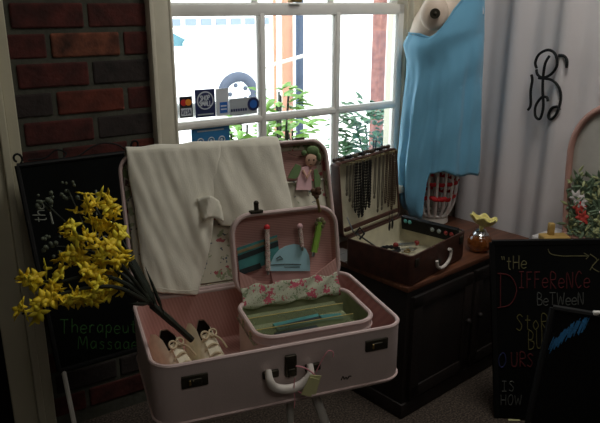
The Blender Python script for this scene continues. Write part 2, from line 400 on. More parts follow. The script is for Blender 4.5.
def sash(z0, z1, y, name):
    b = nb()
    box(b, ((.328+GL)/2, y, (z0+z1)/2), (GL-.328, .036, z1-z0), None, .003); box(b, ((JR+GR)/2, y, (z0+z1)/2), (JR-GR, .036, z1-z0), None, .003)
    box(b, ((.328+JR)/2, y, z1-.021), (JR-.33, .036, .042), None, .003); box(b, ((.328+JR)/2, y, z0+.019), (JR-.33, .036, .038), None, .003)
    return obj(name, b, 'sash', win)
sash(.72, 1.483, SY, 'lower_sash'); sash(1.45, 2.085, SY+.045, 'upper_sash')
for x in (M1, M2):
    b = nb(); box(b, (x, SY, 1.1), (.032, .03, .70), None, .006); box(b, (x, SY-.012, 1.1), (.02, .016, .70), None, .003); obj('muntin', b, 'sash', win)
    b = nb(); box(b, (x, SY+.045, 1.77), (.026, .03, .58), None, .006); obj('muntin', b, 'sash', win)
for zz, yy in ((RZ, SY), (1.80, SY+.045)):
    b = nb(); box(b, ((GL+GR)/2, yy, zz), (GR-GL+.01, .03, .03), None, .006); box(b, ((GL+GR)/2, yy-.012, zz), (GR-GL+.01, .016, .018), None, .003); obj('muntin', b, 'sash', win)
for yy, zs in ((SY, ((.758, RZ-.013), (RZ+.013, 1.441))), (SY+.045, ((1.488, 1.788), (1.812, 2.048)))):
    for xa, xb in ((GL, M1-.014), (M1+.014, M2-.014), (M2+.014, GR)):
        for za, zb in zs:
            b = nb(); box(b, ((xa+xb)/2, yy, (za+zb)/2), (xb-xa, .003, zb-za)); obj('pane', b, 'glass', win)
b = nb(); box(b, (.85, SY-.022, 1.495), (.05, .03, .012), None, .003); ball(b, (.865, SY-.03, 1.506), .009); obj('sash_lock', b, 'brass', win)
# ---- stickers on the glass (room side)
GY = SY - .004
def rect_sticker(name, label, m, q, cat='sticker', grp='card stickers on the window glass'):
    (x0, y0), (x1, y1) = q
    a = wl(x0, y0, GY); c = wl(x1, y1, GY); xa, xb, za, zb = a.x, c.x, c.z, a.z
    o = T(name, label, cat, WM @ V(((xa+xb)/2, GY, za)), WR, grp)
    w, h = xb-xa, zb-za
    b = nb(); box(b, (0, 0, h/2), (w, .0012, h)); obj('sheet', b, m, o, smooth=False)
    return o, w, h
FX, FZ = V((1, 0, 0)), V((0, 0, 1))
def fdisc(b, x, z, r, y=-.0014, th=.001, rz=None): disc_prism(b, (x, y, z), FX, FZ, r, th, 28, rz)
o, w, h = rect_sticker('payment_sticker', 'small black sticker with red and orange circles above the word VISA', 'st_black', ((179, 97), (193, 117)))
b = nb(); fdisc(b, -.009, h*.72, .012, -.0012); obj('emblem', b, 'st_red', o); b = nb(); fdisc(b, .009, h*.72, .012, -.0018); obj('emblem', b, 'st_orange', o)
b = nb(); box(b, (0, -.0012, h*.27), (w*.82, .001, h*.36)); obj('panel', b, 'st_white', o, smooth=False)
b = nb(); write(b, 'VISA', (-w*.36, -.0022, h*.17), FX, FZ, h*.2, .0014, .16, narrow=.95); obj('lettering', b, 'st_navy', o)
o, w, h = rect_sticker('shop_sticker', 'square navy sticker with a round white badge on the window', 'st_navy', ((194.5, 90), (215.5, 116)))
b = nb(); fdisc(b, 0, h*.6, w*.42); obj('emblem', b, 'st_white', o); b = nb(); fdisc(b, 0, h*.6, w*.36, -.0024); obj('emblem', b, 'st_navy', o)
b = nb(); write(b, 'SHOP', (-w*.27, -.0036, h*.61), FX, FZ, h*.17, .0019, .16, narrow=.9); write(b, 'SMALL', (-w*.31, -.0036, h*.41), FX, FZ, h*.17, .0019, .14, narrow=.88); obj('lettering', b, 'st_white', o)
b = nb(); box(b, (0, -.0012, h*.1), (w*.8, .001, h*.05)); obj('lettering', b, 'st_grey', o, smooth=False)
o, w, h = rect_sticker('payment_sticker', 'pale grey sticker with one small blue square on the window', 'st_white', ((215.5, 89), (229, 115)))
b = nb(); box(b, (w*.08, -.0012, h*.3), (w*.6, .001, h*.4)); obj('emblem', b, 'st_blue', o, smooth=False)
b = nb(); box(b, (w*.08, -.002, h*.36), (w*.46, .001, h*.05)); box(b, (w*.08, -.002, h*.24), (w*.46, .001, h*.05)); obj('lettering', b, 'st_white', o, smooth=False)
o, w, h = rect_sticker('payment_sticker', 'wide pale sticker with a round navy emblem at its right end', 'st_grey', ((229, 99), (257, 113)))
b = nb(); fdisc(b, w*.36, h*.58, h*.4); obj('emblem', b, 'st_navy', o); b = nb(); fdisc(b, w*.36, h*.58, h*.25, -.0024); obj('emblem', b, 'st_blue', o)
b = nb(); 
for k in range(7): box(b, (-w*.42+k*w*.085, -.0012, h*.3), (w*.06, .001, h*.16))
obj('lettering', b, 'st_navy', o, smooth=False)
o, w, h = rect_sticker('window_notice', 'teal blue notice with a row of white circles below the muntin', 'st_cyan', ((191, 126), (230, 150)), 'notice')
for k in (-1, 0, 1):
    b = nb(); pts = [V((k*w*.28+.0125*math.cos(2*PI*i/20), -.0022, h*.42+.0125*math.sin(2*PI*i/20))) for i in range(20)]
    tube(b, pts, .0022, 6, True); ball(b, (k*w*.28, -.001, h*.42), .005, (1, .3, 1)); obj('emblem', b, 'st_white', o)
b = nb(); box(b, (0, -.0012, h*.78), (w*.7, .001, h*.05)); obj('lettering', b, 'st_grey', o, smooth=False)
# ================================================================== OUTDOORS
GZ = -.15
b = nb(); box(b, (3, 15.3, GZ-.05), (60, 30, .1)); g = struct(obj('ground_outside', b, 'pavement', None, WO, (0, 0, WR)))
# building across the street
ob = T('building', 'pale building across the street behind the white car', 'building', WM @ V((0, 21, GZ)), WR)
b = nb(); box(b, (2, 2, 4), (36, 4, 8)); obj('wall', b, 'farwall', ob, smooth=False)
for k in range(9):
    b = nb(); box(b, (8+k*.62, -.02, .98), (.42, .1, .24)); obj('window', b, 'farwin', ob, smooth=False)
# parked car
wc = atz(236, 93, GZ+.33)
car = T('car', 'white car parked on the street outside the window', 'car', V((wc.x, wc.y, GZ)), WR-R(8))
b = nb()
prof = [(-3.6, .25), (.0-.42, .22), (.42, .22), (.86, .3), (.92, .62), (.82, .82), (.3, .98), (-.45, 1.06), (-1.25, 1.46), (-2.6, 1.50), (-3.4, 1.1), (-3.75, 1.02), (-3.75, .4)]
rings = []
for y, s in ((0, .96), (.06, 1.), (.8, 1.03), (1.54, 1.), (1.6, .96)):
    rings.append([b.verts.new((px*1., y-.1, .62+(pz-.62)*s)) for px, pz in prof])
for A, B in zip(rings, rings[1:]):
    for k in range(len(A)): b.faces.new((A[k], A[(k+1) % len(A)], B[(k+1) % len(A)], B[k]))
b.faces.new(rings[0]); b.faces.new(rings[-1][::-1]); obj('body', b, 'carpaint', car)
for q in ([(-.62, 1.06), (-1.28, 1.40), (-1.75, 1.42), (-1.7, 1.04)], [(-1.8, 1.04), (-1.84, 1.42), (-2.6, 1.42), (-2.95, 1.04)]):
    b = nb(); prism(b, [(x, -.112, z) for x, z in q], (0, .02, 0)); obj('window', b, 'carglass', car, smooth=False)
for x in (0, -2.7):
    for yy in (-.13, 1.35):
        b = nb(); tube(b, [V((x+.25*math.cos(a), yy+.06, .33+.25*math.sin(a))) for a in [2*PI*i/28 for i in range(28)]], .085, 10, True)
        wo = obj('wheel', b, 'tyre', car)
        b = nb(); disc_prism(b, (x, yy+.05, .33), FX, FZ, .19, .03, 24)
        for k in range(5): box(b, (x+.12*math.cos(k*1.2566), yy+.02, .33+.12*math.sin(k*1.2566)), (.15, .03, .05), Matrix.Rotation(-k*1.2566, 3, 'Y'))
        obj('hubcap', b, 'carpaint', wo)
        for k in range(5):
            b = nb(); ball(b, (x+.135*math.cos(k*1.2566+.628), yy+.012, .33+.135*math.sin(k*1.2566+.628)), .035, (1, .3, 1), 8); obj('hub_hole', b, 'tyre', wo)
b = nb(); ball(b, (-.75, -.2, 1.08), .1, (1, .7, .7)); obj('mirror', b, 'carpaint', car)
# porch posts and pillar just outside
def post(name, label, m, px0, px1, depth, zt=2.6, cat='post', d=.025):
    ya = depth
    a = wl(px0, 60, ya); c = wl(px1, 60, ya)
    o = T(name, label, cat, WM @ V(((a.x+c.x)/2, ya+d/2, GZ)), WR)
    w = c.x-a.x
    b = nb(); box(b, (0, 0, (zt-GZ)/2), (w, d, zt-GZ), None, .008); obj('shaft', b, m, o)
    b = nb(); box(b, (0, 0, .06), (w+.04, d+.04, .12), None, .01); obj('foot', b, m, o)
    return o
post('porch_board', 'broad peach board standing outside beside the blue grey post', 'peach', 283, 293.5, 2.1)
post('porch_board', 'thin pale peach strip outside near the left muntin', 'peach', 274.5, 277, 2.25)
post('porch_post', 'blue grey post outside the middle window pane', 'bluepost', 297, 304, 1.7)
post('brick_pillar', 'reddish brick pillar outside the right window pane', 'extbrick', 379, 386, 2.0, 2.6, 'pillar', .10)
post('porch_board', 'narrow peach board outside at the right window edge', 'peach', 388, 392, 1.8)
b = nb(); tube(b, [WM @ wl(262, 68, 1.6), WM @ wl(306, 55, 1.6)], .012, 8)
tag(obj('porch_rail', b, 'white'), 'thin white bar slanting across the posts outside', 'rail')
def leaf(bm, p, d, up, ln, wd, fold=.25):
    d = V(d).normalized(); s = d.cross(V(up)); s = s.normalized() if s.length > 1e-5 else V((1, 0, 0)); n = s.cross(d)
    P = [p, p+d*ln*.3+s*wd*.8-n*wd*fold*.2, p+d*ln*.65+s*wd*.6-n*wd*.3, p+d*ln-n*wd*.6, p+d*ln*.65-s*wd*.6-n*wd*.3, p+d*ln*.3-s*wd*.8-n*wd*fold*.2]
    m1 = p+d*ln*.3+n*wd*fold; m2 = p+d*ln*.65+n*wd*fold*.5
    v = [bm.verts.new(q) for q in P]; a, c = bm.verts.new(m1), bm.verts.new(m2)
    for f in ((v[0], v[1], a), (v[1], v[2], c, a), (v[2], v[3], c), (v[0], a, v[5]), (a, c, v[4], v[5]), (c, v[3], v[4])): bm.faces.new(f)
def plant(label, px, py, depth, rad, hgt, n, m, lsz):
    top = WM @ wl(px, py, depth)
    o = T('garden_plant', label, 'plant', V((top.x, top.y, GZ)), random.random()*6, 'plants outside the window')
    zc = top.z-GZ
    bs = nb(); bl = nb()
    for k in range(9):
        a = random.random()*6.28; e = V((math.cos(a)*rad*.7*random.random(), math.sin(a)*rad*.7*random.random(), zc-hgt*random.random()*.6))
        tube(bs, smooth_path([(0, 0, 0), (e.x*.2, e.y*.2, zc*.5), e], 4), .006, 5)
    for k in range(n):
        a = random.random()*6.28; rr = rad*math.sqrt(random.random()); z = zc-hgt*random.random()
        leaf(bl, V((rr*math.cos(a), rr*math.sin(a), z)), (math.cos(a+random.uniform(-.8, .8)), math.sin(a+random.uniform(-.8, .8)), random.uniform(-.3, .7)), (0, 0, 1), lsz*random.uniform(.7, 1.3), lsz*.32)
    obj('stem', bs, 'stem', o); obj('foliage', bl, m, o)
plant('bright green leafy plant outside at the left muntin', 279, 88, .62, .10, .36, 80, 'plantA', .085)
plant('bright green low plant outside below the left pane', 243, 119, .95, .15, .26, 90, 'plantA', .085)
plant('bright green plant outside below the middle pane', 292, 118, 1.0, .12, .3, 80, 'plantA', .09)
plant('blue green bush outside below the right pane', 374, 102, 1.05, .24, .6, 650, 'plantB', .08)
# ================================================================== CABINET
CBO = atz(408, 288, .538); CBO.z = 0
cab = T('cabinet', 'dark brown wooden cabinet under the brown jewelry suitcase', 'cabinet', CBO, R(41))
CL, CD, CH = .79, .49, .538
b = nb(); box(b, (CL/2, CD/2, .04+(CH-.062)/2), (CL-.02, CD-.02, CH-.062), None, .003); obj('body', b, 'darkwood', cab)
b = nb(); box(b, (CL/2, CD/2, CH-.011), (CL, CD, .022), None, .005); obj('top', b, 'topwood', cab)
b = nb(); box(b, (CL/2, CD/2, .03), (CL-.004, CD-.004, .06), None, .004); obj('plinth', b, 'darkwood', cab)
for x0, x1 in ((.03, .385), (.405, .76)):
    b = nb(); box(b, ((x0+x1)/2, .006, .285), (x1-x0, .018, .41), None, .003)
    for z in (.1, .47): box(b, ((x0+x1)/2, -.004, z), (x1-x0, .012, .05), None, .003)
    for x in (x0+.025, x1-.025): box(b, (x, -.004, .285), (.05, .012, .41), None, .003)
    d = obj('door', b, 'darkwood', cab)
    b = nb(); ball(b, (x1-.03 if x0 < .1 else x0+.03, -.022, .3), .012); obj('knob', b, 'darkwood', d)
# sheet of paper on the cabinet beside the case
p1 = L(cab, atz(341, 249, CH))
po = T('paper_sheet', 'white folded paper leaning beside the brown case on the cabinet', 'paper', MX[cab] @ V((.03, .372, CH+.0005)), R(41))
b = nb(); box(b, (.02, .0, .0015), (.10, .11, .002)); box(b, (.02, .03, .004), (.08, .05, .002)); obj('sheet', b, 'paper', po, smooth=False)
# ================================================================== BROWN JEWELRY CASE
def rr_loop(x0, x1, y0, y1, r, n=6):
    out = []
    for cx, cy, a0 in ((x1-r, y1-r, 0), (x0+r, y1-r, 90), (x0+r, y0+r, 180), (x1-r, y0+r, 270)):
        for k in range(n+1):
            a = R(a0+90*k/n); out.append((cx+r*math.cos(a), cy+r*math.sin(a)))
    return out
def tray(x0, x1, y0, y1, r, d, t, fn, n=6, ch=.012):
    """open tray: outer shell (with rim) and inner lining as two meshes"""
    sh, ln = nb(), nb()
    lo = [(ch, 0), (ch*.3, ch*.3), (0, ch), (0, d), (t, d), (t, d-.004)]
    R_ = []
    for ins, c in lo:
        R_.append([sh.verts.new(fn(a, q, c)) for a, q in rr_loop(x0+ins, x1-ins, y0+ins, y1-ins, max(.004, r-ins), n)])
    for A, B in zip(R_, R_[1:]):
        for k in range(len(A)): sh.faces.new((A[k], A[(k+1) % len(A)], B[(k+1) % len(A)], B[k]))
    sh.faces.new(R_[0][::-1])
    lo = [(t+.001, d-.003), (t+.001, t+.012), (t+.004, t+.004), (t+.014, t)]
    R2 = []
    for ins, c in lo:
        R2.append([ln.verts.new(fn(a, q, c)) for a, q in rr_loop(x0+ins, x1-ins, y0+ins, y1-ins, max(.004, r-ins), n)])
    for A, B in zip(R2, R2[1:]):
        for k in range(len(A)): ln.faces.new((A[k], A[(k+1) % len(A)], B[(k+1) % len(A)], B[k]))
    ln.faces.new(R2[-1]); 
    return sh, ln
def piping(x0, x1, y0, y1, r, c, fn, rad, n=6):
    b = nb(); tube(b, [fn(a, q, c) for a, q in rr_loop(x0, x1, y0, y1, r, n)], rad, 8, True); return b
BRO = atz(412, 258, .65); BRO.z = CH+.001
br = T('jewelry_case', 'open brown vintage suitcase holding jewelry on the dark cabinet', 'suitcase', BRO, R(48))
BW, BD, BH = .38, .29, .112
up_ = lambda a, q, c: V((a, q, c))
sh, ln = tray(0, BW, 0, BD, .018, BH, .007, up_)
obj('body', sh, 'brownv', br); obj('lining', ln, 'lining', br)
obj('piping', piping(.003, BW-.003, .003, BD-.003, .016, BH, up_, .0035), 'brownv', br)
la = R(6)
BLX0, BLX1, BLH = -.012, .362, .283
lidf = lambda a, q, c: V((a, .045-c, q))
sh, ln = tray(BLX0, BLX1, 0, BLH, .018, .045, .006, lidf)
blid = obj('lid', sh, 'brownv', br, (0, BD+.004, BH+.002), (-la, 0, 0)); obj('lining', ln, 'lining', blid)
obj('piping', piping(BLX0+.003, BLX1-.003, .003, BLH-.003, .016, .045, lidf, .0035), 'brownv', blid)
b = nb(); box(b, ((BLX0+BLX1)/2, .0, .028), (BLX1-BLX0-.03, .012, .016), None, .003); obj('ledge', b, 'brownv', blid)
for x in (.06, .30):
    b = nb(); box(b, (x, BD+.004, BH), (.035, .014, .01), None, .002); obj('hinge', b, 'dmetal', br)
b = nb(); tube(b, [(.012, BD-.13, BH-.004), (-.004+.02, BD-.02, BH+.03), (.02, BD+.012, BH+.075)], .003, 6); obj('stay', b, 'chrome', br, label='thin pale metal lid stay')
b = nb(); tube(b, smooth_path([hitl(br, *q, (0, -.012, 0), (0, 1, 0)) for q in ((437, 261), (438, 267), (443, 267), (449, 260), (451, 251), (449, 249))], 5), .006, 8); obj('handle', b, 'handle', br, label='worn white handle')
for q in ((437, 261), (449.5, 250)):
    p = hitl(br, *q, (0, 0, 0), (0, 1, 0)); b = nb(); box(b, (p.x, -.006, p.z), (.02, .012, .014), None, .002); obj('handle_mount', b, 'dmetal', br)
for x in (.03, .34):
    b = nb(); box(b, (x, -.003, .085), (.024, .006, .03), None, .002); obj('latch', b, 'dmetal', br)
# necklaces hung on the lid: loops from the lid's top edge
def necklace(x, top, drop, half, r, m, label, grp, beads, j):
    yb = -.010-(j % 3)*.006
    o = T('necklace', label, 'necklace', MX[blid] @ V((x, yb, top)), R(48), grp)
    pts = []; N = 40
    for k in range(N+1):
        t = k/N*2-1; xx = half*(math.copysign(abs(t)**.0+0, t)*(1-abs(t)**6) if False else math.sin(t*PI/2)*1.0*(.35+.65*(1-abs(t))))
        zz = -drop*math.cos(t*PI/2)**.55 if abs(t) < 1 else 0
        pts.append(V((xx, zz*math.sin(la)*0 - zz*0, zz)))
    seg = 6
    path = []; rad = []
    tot = [0]
    for p, q in zip(pts, pts[1:]): tot.append(tot[-1]+(q-p).length)
    n = int(tot[-1]/(r*1.3)) if beads else 40
    i = 0
    for k in range(n+1):
        s = tot[-1]*k/n
        while i < len(pts)-2 and tot[i+1] < s: i += 1
        f = (s-tot[i])/max(1e-9, tot[i+1]-tot[i]); path.append(pts[i].lerp(pts[i+1], f)); rad.append(r*(1. if k % 2 else .45) if beads else r)
    b = nb(); tube(b, path, rad, seg); obj('strand', b, m, o)
    if not beads:
        b = nb(); ball(b, pts[N//2]-V((0, 0, r*3)), r*3.2, (1, .5, 1.4), 8); obj('pendant', b, m, o)
    b = nb(); tube(b, [V((0, .012, .006)), V((0, -.003, .008)), V((0, -.003, 0))], .0014, 5); obj('hook', b, 'brass', o)
    return o
j = 0
for k in range(7):
    necklace(.085+k*.014, .268, .215-abs(k-2)*.012+.01*(k % 2), .012, .0042, 'bead_black', 'thick black bead necklace in the dense bundle left in the brown lid', 'black bead necklaces in the brown lid', True, k); j += 1
for k in range(3):
    necklace(.03+k*.011, .268, .10+.025*k, .010, .0022, 'chain', 'short thin dark chain necklace at the left end of the brown lid', 'short chains in the brown lid', False, k)
for k in range(4):
    necklace(.205+k*.018, .268, .15+.03*((k*2) % 4), .010, .0020, 'chain', 'long thin dark chain necklace in the middle of the brown lid', 'long chains in the brown lid', False, k)
for k in range(5):
    necklace(.282+k*.014, .268, .20+.018*(k % 3), .011, .0034, 'bead_brown', 'brown bead necklace at the right end of the brown lid', 'brown bead necklaces in the brown lid', True, k)
# beaded trim along the top of the lid (necklace bunches over the edge)
for k, (x, m) in enumerate(((.02, 'bead_brown'), (.06, 'bead_black'), (.1, 'chain'), (.14, 'bead_black'), (.2, 'bead_brown'), (.26, 'bead_black'), (.31, 'bead_brown'))):
    b = nb(); 
    tube(b, smooth_path([(-.03, 0, .003), (-.012, .006, .004), (.01, -.006, .005), (.03, .003, .003)], 6), [.008*(1 if i % 2 else .7) for i in range(19)], 7)
    o = obj('bracelet', b, m, None, MX[blid] @ V((x, .02, BLH+.004)), (0, 0, R(48)))
    tag(o, 'beaded bracelet lying along the top edge of the brown lid', 'bracelet', 'bracelets on the brown lid edge')
# two long dark pendants hanging down into the case
for x, l in ((.275, .085), (.295, .075)):
    b = nb(); tube(b, [(0, 0, 0), (0, 0, -.03)], .0012, 5); ball(b, (0, 0, -.03-l/3), .011, (1, .6, 2.2), 10)
    tag(obj('earring', b, 'bead_black', None, MX[blid] @ V((x, -.012, .035)), (0, 0, R(48))), 'black drop earring hanging from the ledge of the brown lid', 'earring', 'black drop earrings in the brown case')
# black lozenge buckle at the left hinge
b = nb(); q = [(.0, 0, .0), (.018, 0, .022), (.0, 0, .046), (-.018, 0, .022)]; tube(b, [V(p) for p in q], .004, 6, True)
bk = obj('belt_buckle', b, 'bead_black', None, MX[br] @ V((.012, .235, BH+.006)), (0, 0, R(48-35))); tag(bk, 'black diamond shaped buckle at the corner of the brown case', 'buckle')
# earring bar along the right wall
eb = T('earring_display', 'long black display bar of stud earrings inside the brown case', 'display', MX[br] @ V((BW-.014, .145, .066)), R(48+90))
b = nb(); box(b, (0, .012, .029), (.255, .022, .058), Matrix.Rotation(R(-12), 3, 'X'), .004); obj('bar', b, 'black', eb)
for k, (s, m, c) in enumerate(((.105, 'tealbead', 'teal'), (.085, 'tealbead', 'teal'), (-.02, 'greybead', 'grey'), (-.05, 'greybead', 'grey'), (-.08, 'redbead', 'red'), (-.105, 'redbead', 'red'))):
    b = nb(); ball(b, (0, 0, 0), .009, (1, .6, 1), 10); ball(b, (0, .004, 0), .004, (1, 1.4, 1), 6)
    tag(obj('stud_earring', b, m, None, MX[eb] @ V((s, .026, .040 if k < 2 else .032)), (0, 0, R(48+90))), c+' stud earring on the black bar in the brown case', 'earring', c+' stud earrings on the black bar')
# pieces lying in the case
o = T('bracelet', 'silver bar bracelet with red ends lying in the brown case', 'bracelet', atz(406, 247, CH+.02), R(15))
b = nb(); box(b, (0, 0, .012), (.075, .022, .01), None, .004); obj('bar', b, 'silver', o)
for s in (-1, 1):
    b = nb(); ball(b, (s*.045, 0, .013), .011); obj('bead', b, 'redbead', o)
b = nb(); tube(b, [V((.035*math.cos(2*PI*i/24), .028*math.sin(2*PI*i/24), .012)) for i in range(24)], [.009*(1 if i % 2 else .7) for i in range(24)], 8, True)
tag(obj('bracelet', b, 'bead_black', None, MX[br] @ V((.215, .235, .010)), (0, 0, 0)), 'dark beaded bracelet heaped in the left of the brown case', 'bracelet')
for k, (x, y, m) in enumerate(((401, 251, 'silver'), (407, 252, 'brass'), (412, 250, 'silver'))):
    b = nb(); tube(b, [V((.012*math.cos(2*PI*i/18), .012*math.sin(2*PI*i/18), .004)) for i in range(18)], .0028, 6, True); ball(b, (.012, 0, .006), .006, (1, 1, .7), 8)
    tag(obj('ring', b, m, None, atz(x, y, CH+.016), (0, 0, k)), 'small '+('gold' if m == 'brass' else 'silver')+' ring lying near the front corner of the brown case', 'ring', 'rings in the brown case')
# ================================================================== PERFUME BOTTLE
pb = T('perfume_bottle', 'round amber glass bottle with yellow flower stopper on the cabinet', 'bottle', atz(479, 250, CH+.001))
prof = [(.018, 0), (.034, .003), (.046, .016), (.05, .034), (.046, .052), (.034, .066), (.02, .073), (.014, .078), (.014, .084)]
b = nb(); lathe(b, prof, 26); obj('bottle_body', b, 'amber', pb)
b = nb(); lathe(b, [(.030, .066), (.033, .070), (.024, .077), (.022, .086), (.012, .09)], 18); obj('collar', b, 'chrome', pb)
b = nb(); tube(b, [(0, 0, .086), (.004, 0, .106)], [.007, .012], 10)
gr = []
for i in range(9):
    t = i/8; row = []
    for k in range(36):
        a = 2*PI*k/36; rr = .008+.043*t**.8*(1+.10*t*math.sin(6*a+1))
        row.append(b.verts.new((.008+rr*math.cos(a), rr*.75*math.sin(a), .104+.030*t**1.5+.007*t*math.sin(6*a)-.20*rr*math.cos(a)+.006*t)))
    gr.append(row)
for A, B in zip(gr, gr[1:]):
    for k in range(36): b.faces.new((A[k], A[(k+1) % 36], B[(k+1) % 36], B[k]))
ball(b, (.008, 0, .122), .022, (1.3, .9, .6), 12)
o = obj('stopper', b, 'yglass', pb); m_ = o.modifiers.new('thickness', 'SOLIDIFY'); m_.thickness = .003
# ================================================================== MANNEQUIN AND DRESS
MO = MX[cab] @ V((.70, .365, CH+.001))
mq = T('mannequin', 'headless shop mannequin on a white wire cage base beside the window', 'mannequin', MO, R(-8))
DN = (0, 1, 0)
def mpx(px, py): return hitl(mq, px, py, (0, 0, 0), DN)
def ringloft(bm, rows, seg=28, cap=True):
    rg = []
    for z, cx, cy, a, bb in rows: rg.append([bm.verts.new((cx+a*math.cos(2*PI*k/seg), cy+bb*math.sin(2*PI*k/seg), z)) for k in range(seg)])
    for A, B in zip(rg, rg[1:]):
        for k in range(seg): bm.faces.new((A[k], A[(k+1) % seg], B[(k+1) % seg], B[k]))
    if cap: bm.faces.new(rg[0][::-1]); bm.faces.new(rg[-1])
    return rg
def span(y, xl, xr): a, c = mpx(xl, y), mpx(xr, y); return (a.z, (a.x+c.x)/2, (c.x-a.x)/2)
b = nb(); rows = []
for y, xl, xr, bb in ((168, 432, 462, .07), (150, 426, 466, .085), (125, 425, 466, .095), (95, 428, 464, .085), (70, 420, 468, .10), (50, 411, 470, .115), (34, 409, 470, .12), (18, 414, 470, .125), (4, 423, 466, .115), (-8, 430, 464, .075), (-16, 436, 460, .05), (-34, 438, 458, .045), (-37, 443, 453, .03)):
    z, cx, a = span(y, xl, xr); rows.append((z-MO.z*0, cx, 0, a, bb))
ringloft(b, rows); obj('torso', b, 'skin', mq)
# shoulder stump facing the camera with a metal arm fitting
sc = mpx(433, 13); sy = -.115
b = nb(); ball(b, (sc.x, sy, sc.z), .060, (.95, .55, 1.1), 20); obj('shoulder', b, 'skin', mq)
b = nb(); disc_prism(b, (sc.x, sy-.034, sc.z), FX, FZ, .02, .012, 20); ball(b, (sc.x, sy-.046, sc.z), .008, (1, .6, 1), 10); obj('arm_fitting', b, 'dmetal', mq)
# wire cage base
zt = mpx(445, 160).z; cxm = mpx(435.5, 190).x
cage_p = [(.0, .092), (.25, .094), (.5, .092), (.75, .085), (.92, .070), (1.0, .055)]
def cage_r(t):
    for (a, ra), (c, rc) in zip(cage_p, cage_p[1:]):
        if t <= c: return ra+(rc-ra)*(t-a)/(c-a)
    return .055
zb = .032
for k in range(16):
    a = 2*PI*k/16
    b = nb(); tube(b, [(cxm+cage_r(t/8)*math.cos(a), cage_r(t/8)*math.sin(a), zt+(zb-zt)*t/8) for t in range(9)], .0062, 6); obj('cage_rib', b, 'cagewhite', mq)
for t in (0, .97):
    b = nb(); tube(b, [(cxm+cage_r(t)*math.cos(2*PI*i/28), cage_r(t)*math.sin(2*PI*i/28), zt+(zb-zt)*t) for i in range(28)], .0055, 6, True); obj('cage_ring', b, 'cagewhite', mq)
for t, am in ((.36, .0), (.62, .006)):
    b = nb(); pts = [V((cxm+(cage_r(t)+.004*(-1 if i % 2 else 1))*math.cos(2*PI*i/28), (cage_r(t)+.004*(-1 if i % 2 else 1))*math.sin(2*PI*i/28), zt+(zb-zt)*t+am*math.sin(i))) for i in range(28)]
    tube(b, smooth_path(pts, 2, True), .009, 6, True, flat=.5); obj('ribbon', b, 'redrib', mq, label='red ribbon woven through the cage')
p = V((cxm+.01, -cage_r(.6)-.012, zt+(zb-zt)*.62)); b = nb()
for s in (-1, 1): ball(b, p+V((s*.018, 0, .004)), .016, (1.2, .5, .7), 10, Matrix.Rotation(R(-s*20), 3, 'Y'))
ball(b, p, .007); obj('bow', b, 'redrib', mq)
b = nb(); lathe(b, [(.06, 0), (.064, .004), (.062, .026), (.02, .032)], 24, (cxm, 0, 0)); obj('base', b, 'white', mq)
b = nb(); tube(b, [(cxm, 0, .012), (cxm, 0, zt+.02)], .012, 10); obj('pole', b, 'white', mq)
# the dress: a closed jersey tube with arm opening towards the camera and a long front panel
dr = T('dress', 'bright blue sleeveless jersey dress with long dipping hem on the mannequin', 'dress', MO, R(-8))
DR = [(-14, 452, 482), (-4, 436, 484), (8, 420, 484.5), (22, 414, 484), (30, 411, 484), (37, 407, 484), (44, 403, 483.5), (60, 407, 483), (78, 406, 482), (95, 404, 481.5), (120, 401, 481), (145, 399, 480), (160, 397.5, 480), (168, 397, 479.5), (185, 397, 479), (200, 399, 478), (212, 404, 477)]
rows = []
for y, xl, xr in DR:
    z, cx, a = span(y, xl, xr); bb = .145 if y > 30 else .145-.0012*(30-y); rows.append((z, cx, a, bb+.01*min(1, max(0, (y-60)/80))))
def drow(z):
    for A, B in zip(rows, rows[1:]):
        if A[0] >= z >= B[0]:
            t = (A[0]-z)/(A[0]-B[0]); return [A[i]+(B[i]-A[i])*t for i in range(4)]
    return rows[0] if z > rows[0][0] else rows[-1]
SEG, ROWS = 96, 60
ztop_back = rows[0][0]; hem_z = mpx(455, 168).z; tail_z = mpx(410, 209).z; arm_z = mpx(420, 36).z
def top_z(th):   # th measured from +x (back) ; -pi/2 faces the camera, pi is the front
    d = math.degrees(th) % 360
    # front-side half has deep arm opening between 200 and 300 deg; straps above back
    if 212 <= d <= 283:
        t = (d-243)/40; up = max(0, t)**1.6
        return arm_z + up*(ztop_back-arm_z) + .012*min(1, abs(min(0, t))*2)
    if 283 < d or d < 77: return ztop_back
    if d <= 140: # far side, mirrored
        t = (117-d)/40; return arm_z + max(0, min(1, t))**1.6*(ztop_back-arm_z)
    return arm_z+.012
def hem(th):
    d = math.degrees(th) % 360
    x = math.cos(th)
    t = min(1, max(0, (-.26-x)/.24)); t = t*t*(3-2*t)
    return hem_z+.012*math.sin(3*th)+.007*math.sin(8*th+1)+(tail_z-hem_z)*t*(1 - .25*max(0, -x-.75)/.25)
b = nb(); gr = []
for i in range(ROWS+1):
    row = []
    for k in range(SEG):
        th = 2*PI*k/SEG; zt_, zb_ = top_z(th), hem(th); z = zt_+(zb_-zt_)*i/ROWS
        _, cx, a, bb = drow(z)
        fz = min(1, max(0, (arm_z-z)/.25)); fold = .010*fz*math.sin(9*th+2.0+1.5*math.sin(2*th)) + .006*fz*math.sin(17*th-6*z)
        dg = .007*math.sin(38*(z*.8-.35*math.cos(th)*a*2)+1.2)*(1-fz*.7)*(1 if z < arm_z+.02 else .4)  # drag folds under the arm opening
        s = 1 + (fold+dg)/.16
        # cloth pulls in towards the camera-facing middle below the waist
        row.append(b.verts.new((cx+a*math.cos(th)*(1 if abs(math.cos(th)) > .93 else s), bb*math.sin(th)*s, z)))
    gr.append(row)
for i in range(ROWS):
    for k in range(SEG): b.faces.new((gr[i][k], gr[i][(k+1) % SEG], gr[i+1][(k+1) % SEG], gr[i+1][k]))
do = obj('cloth', b, 'dress', dr)
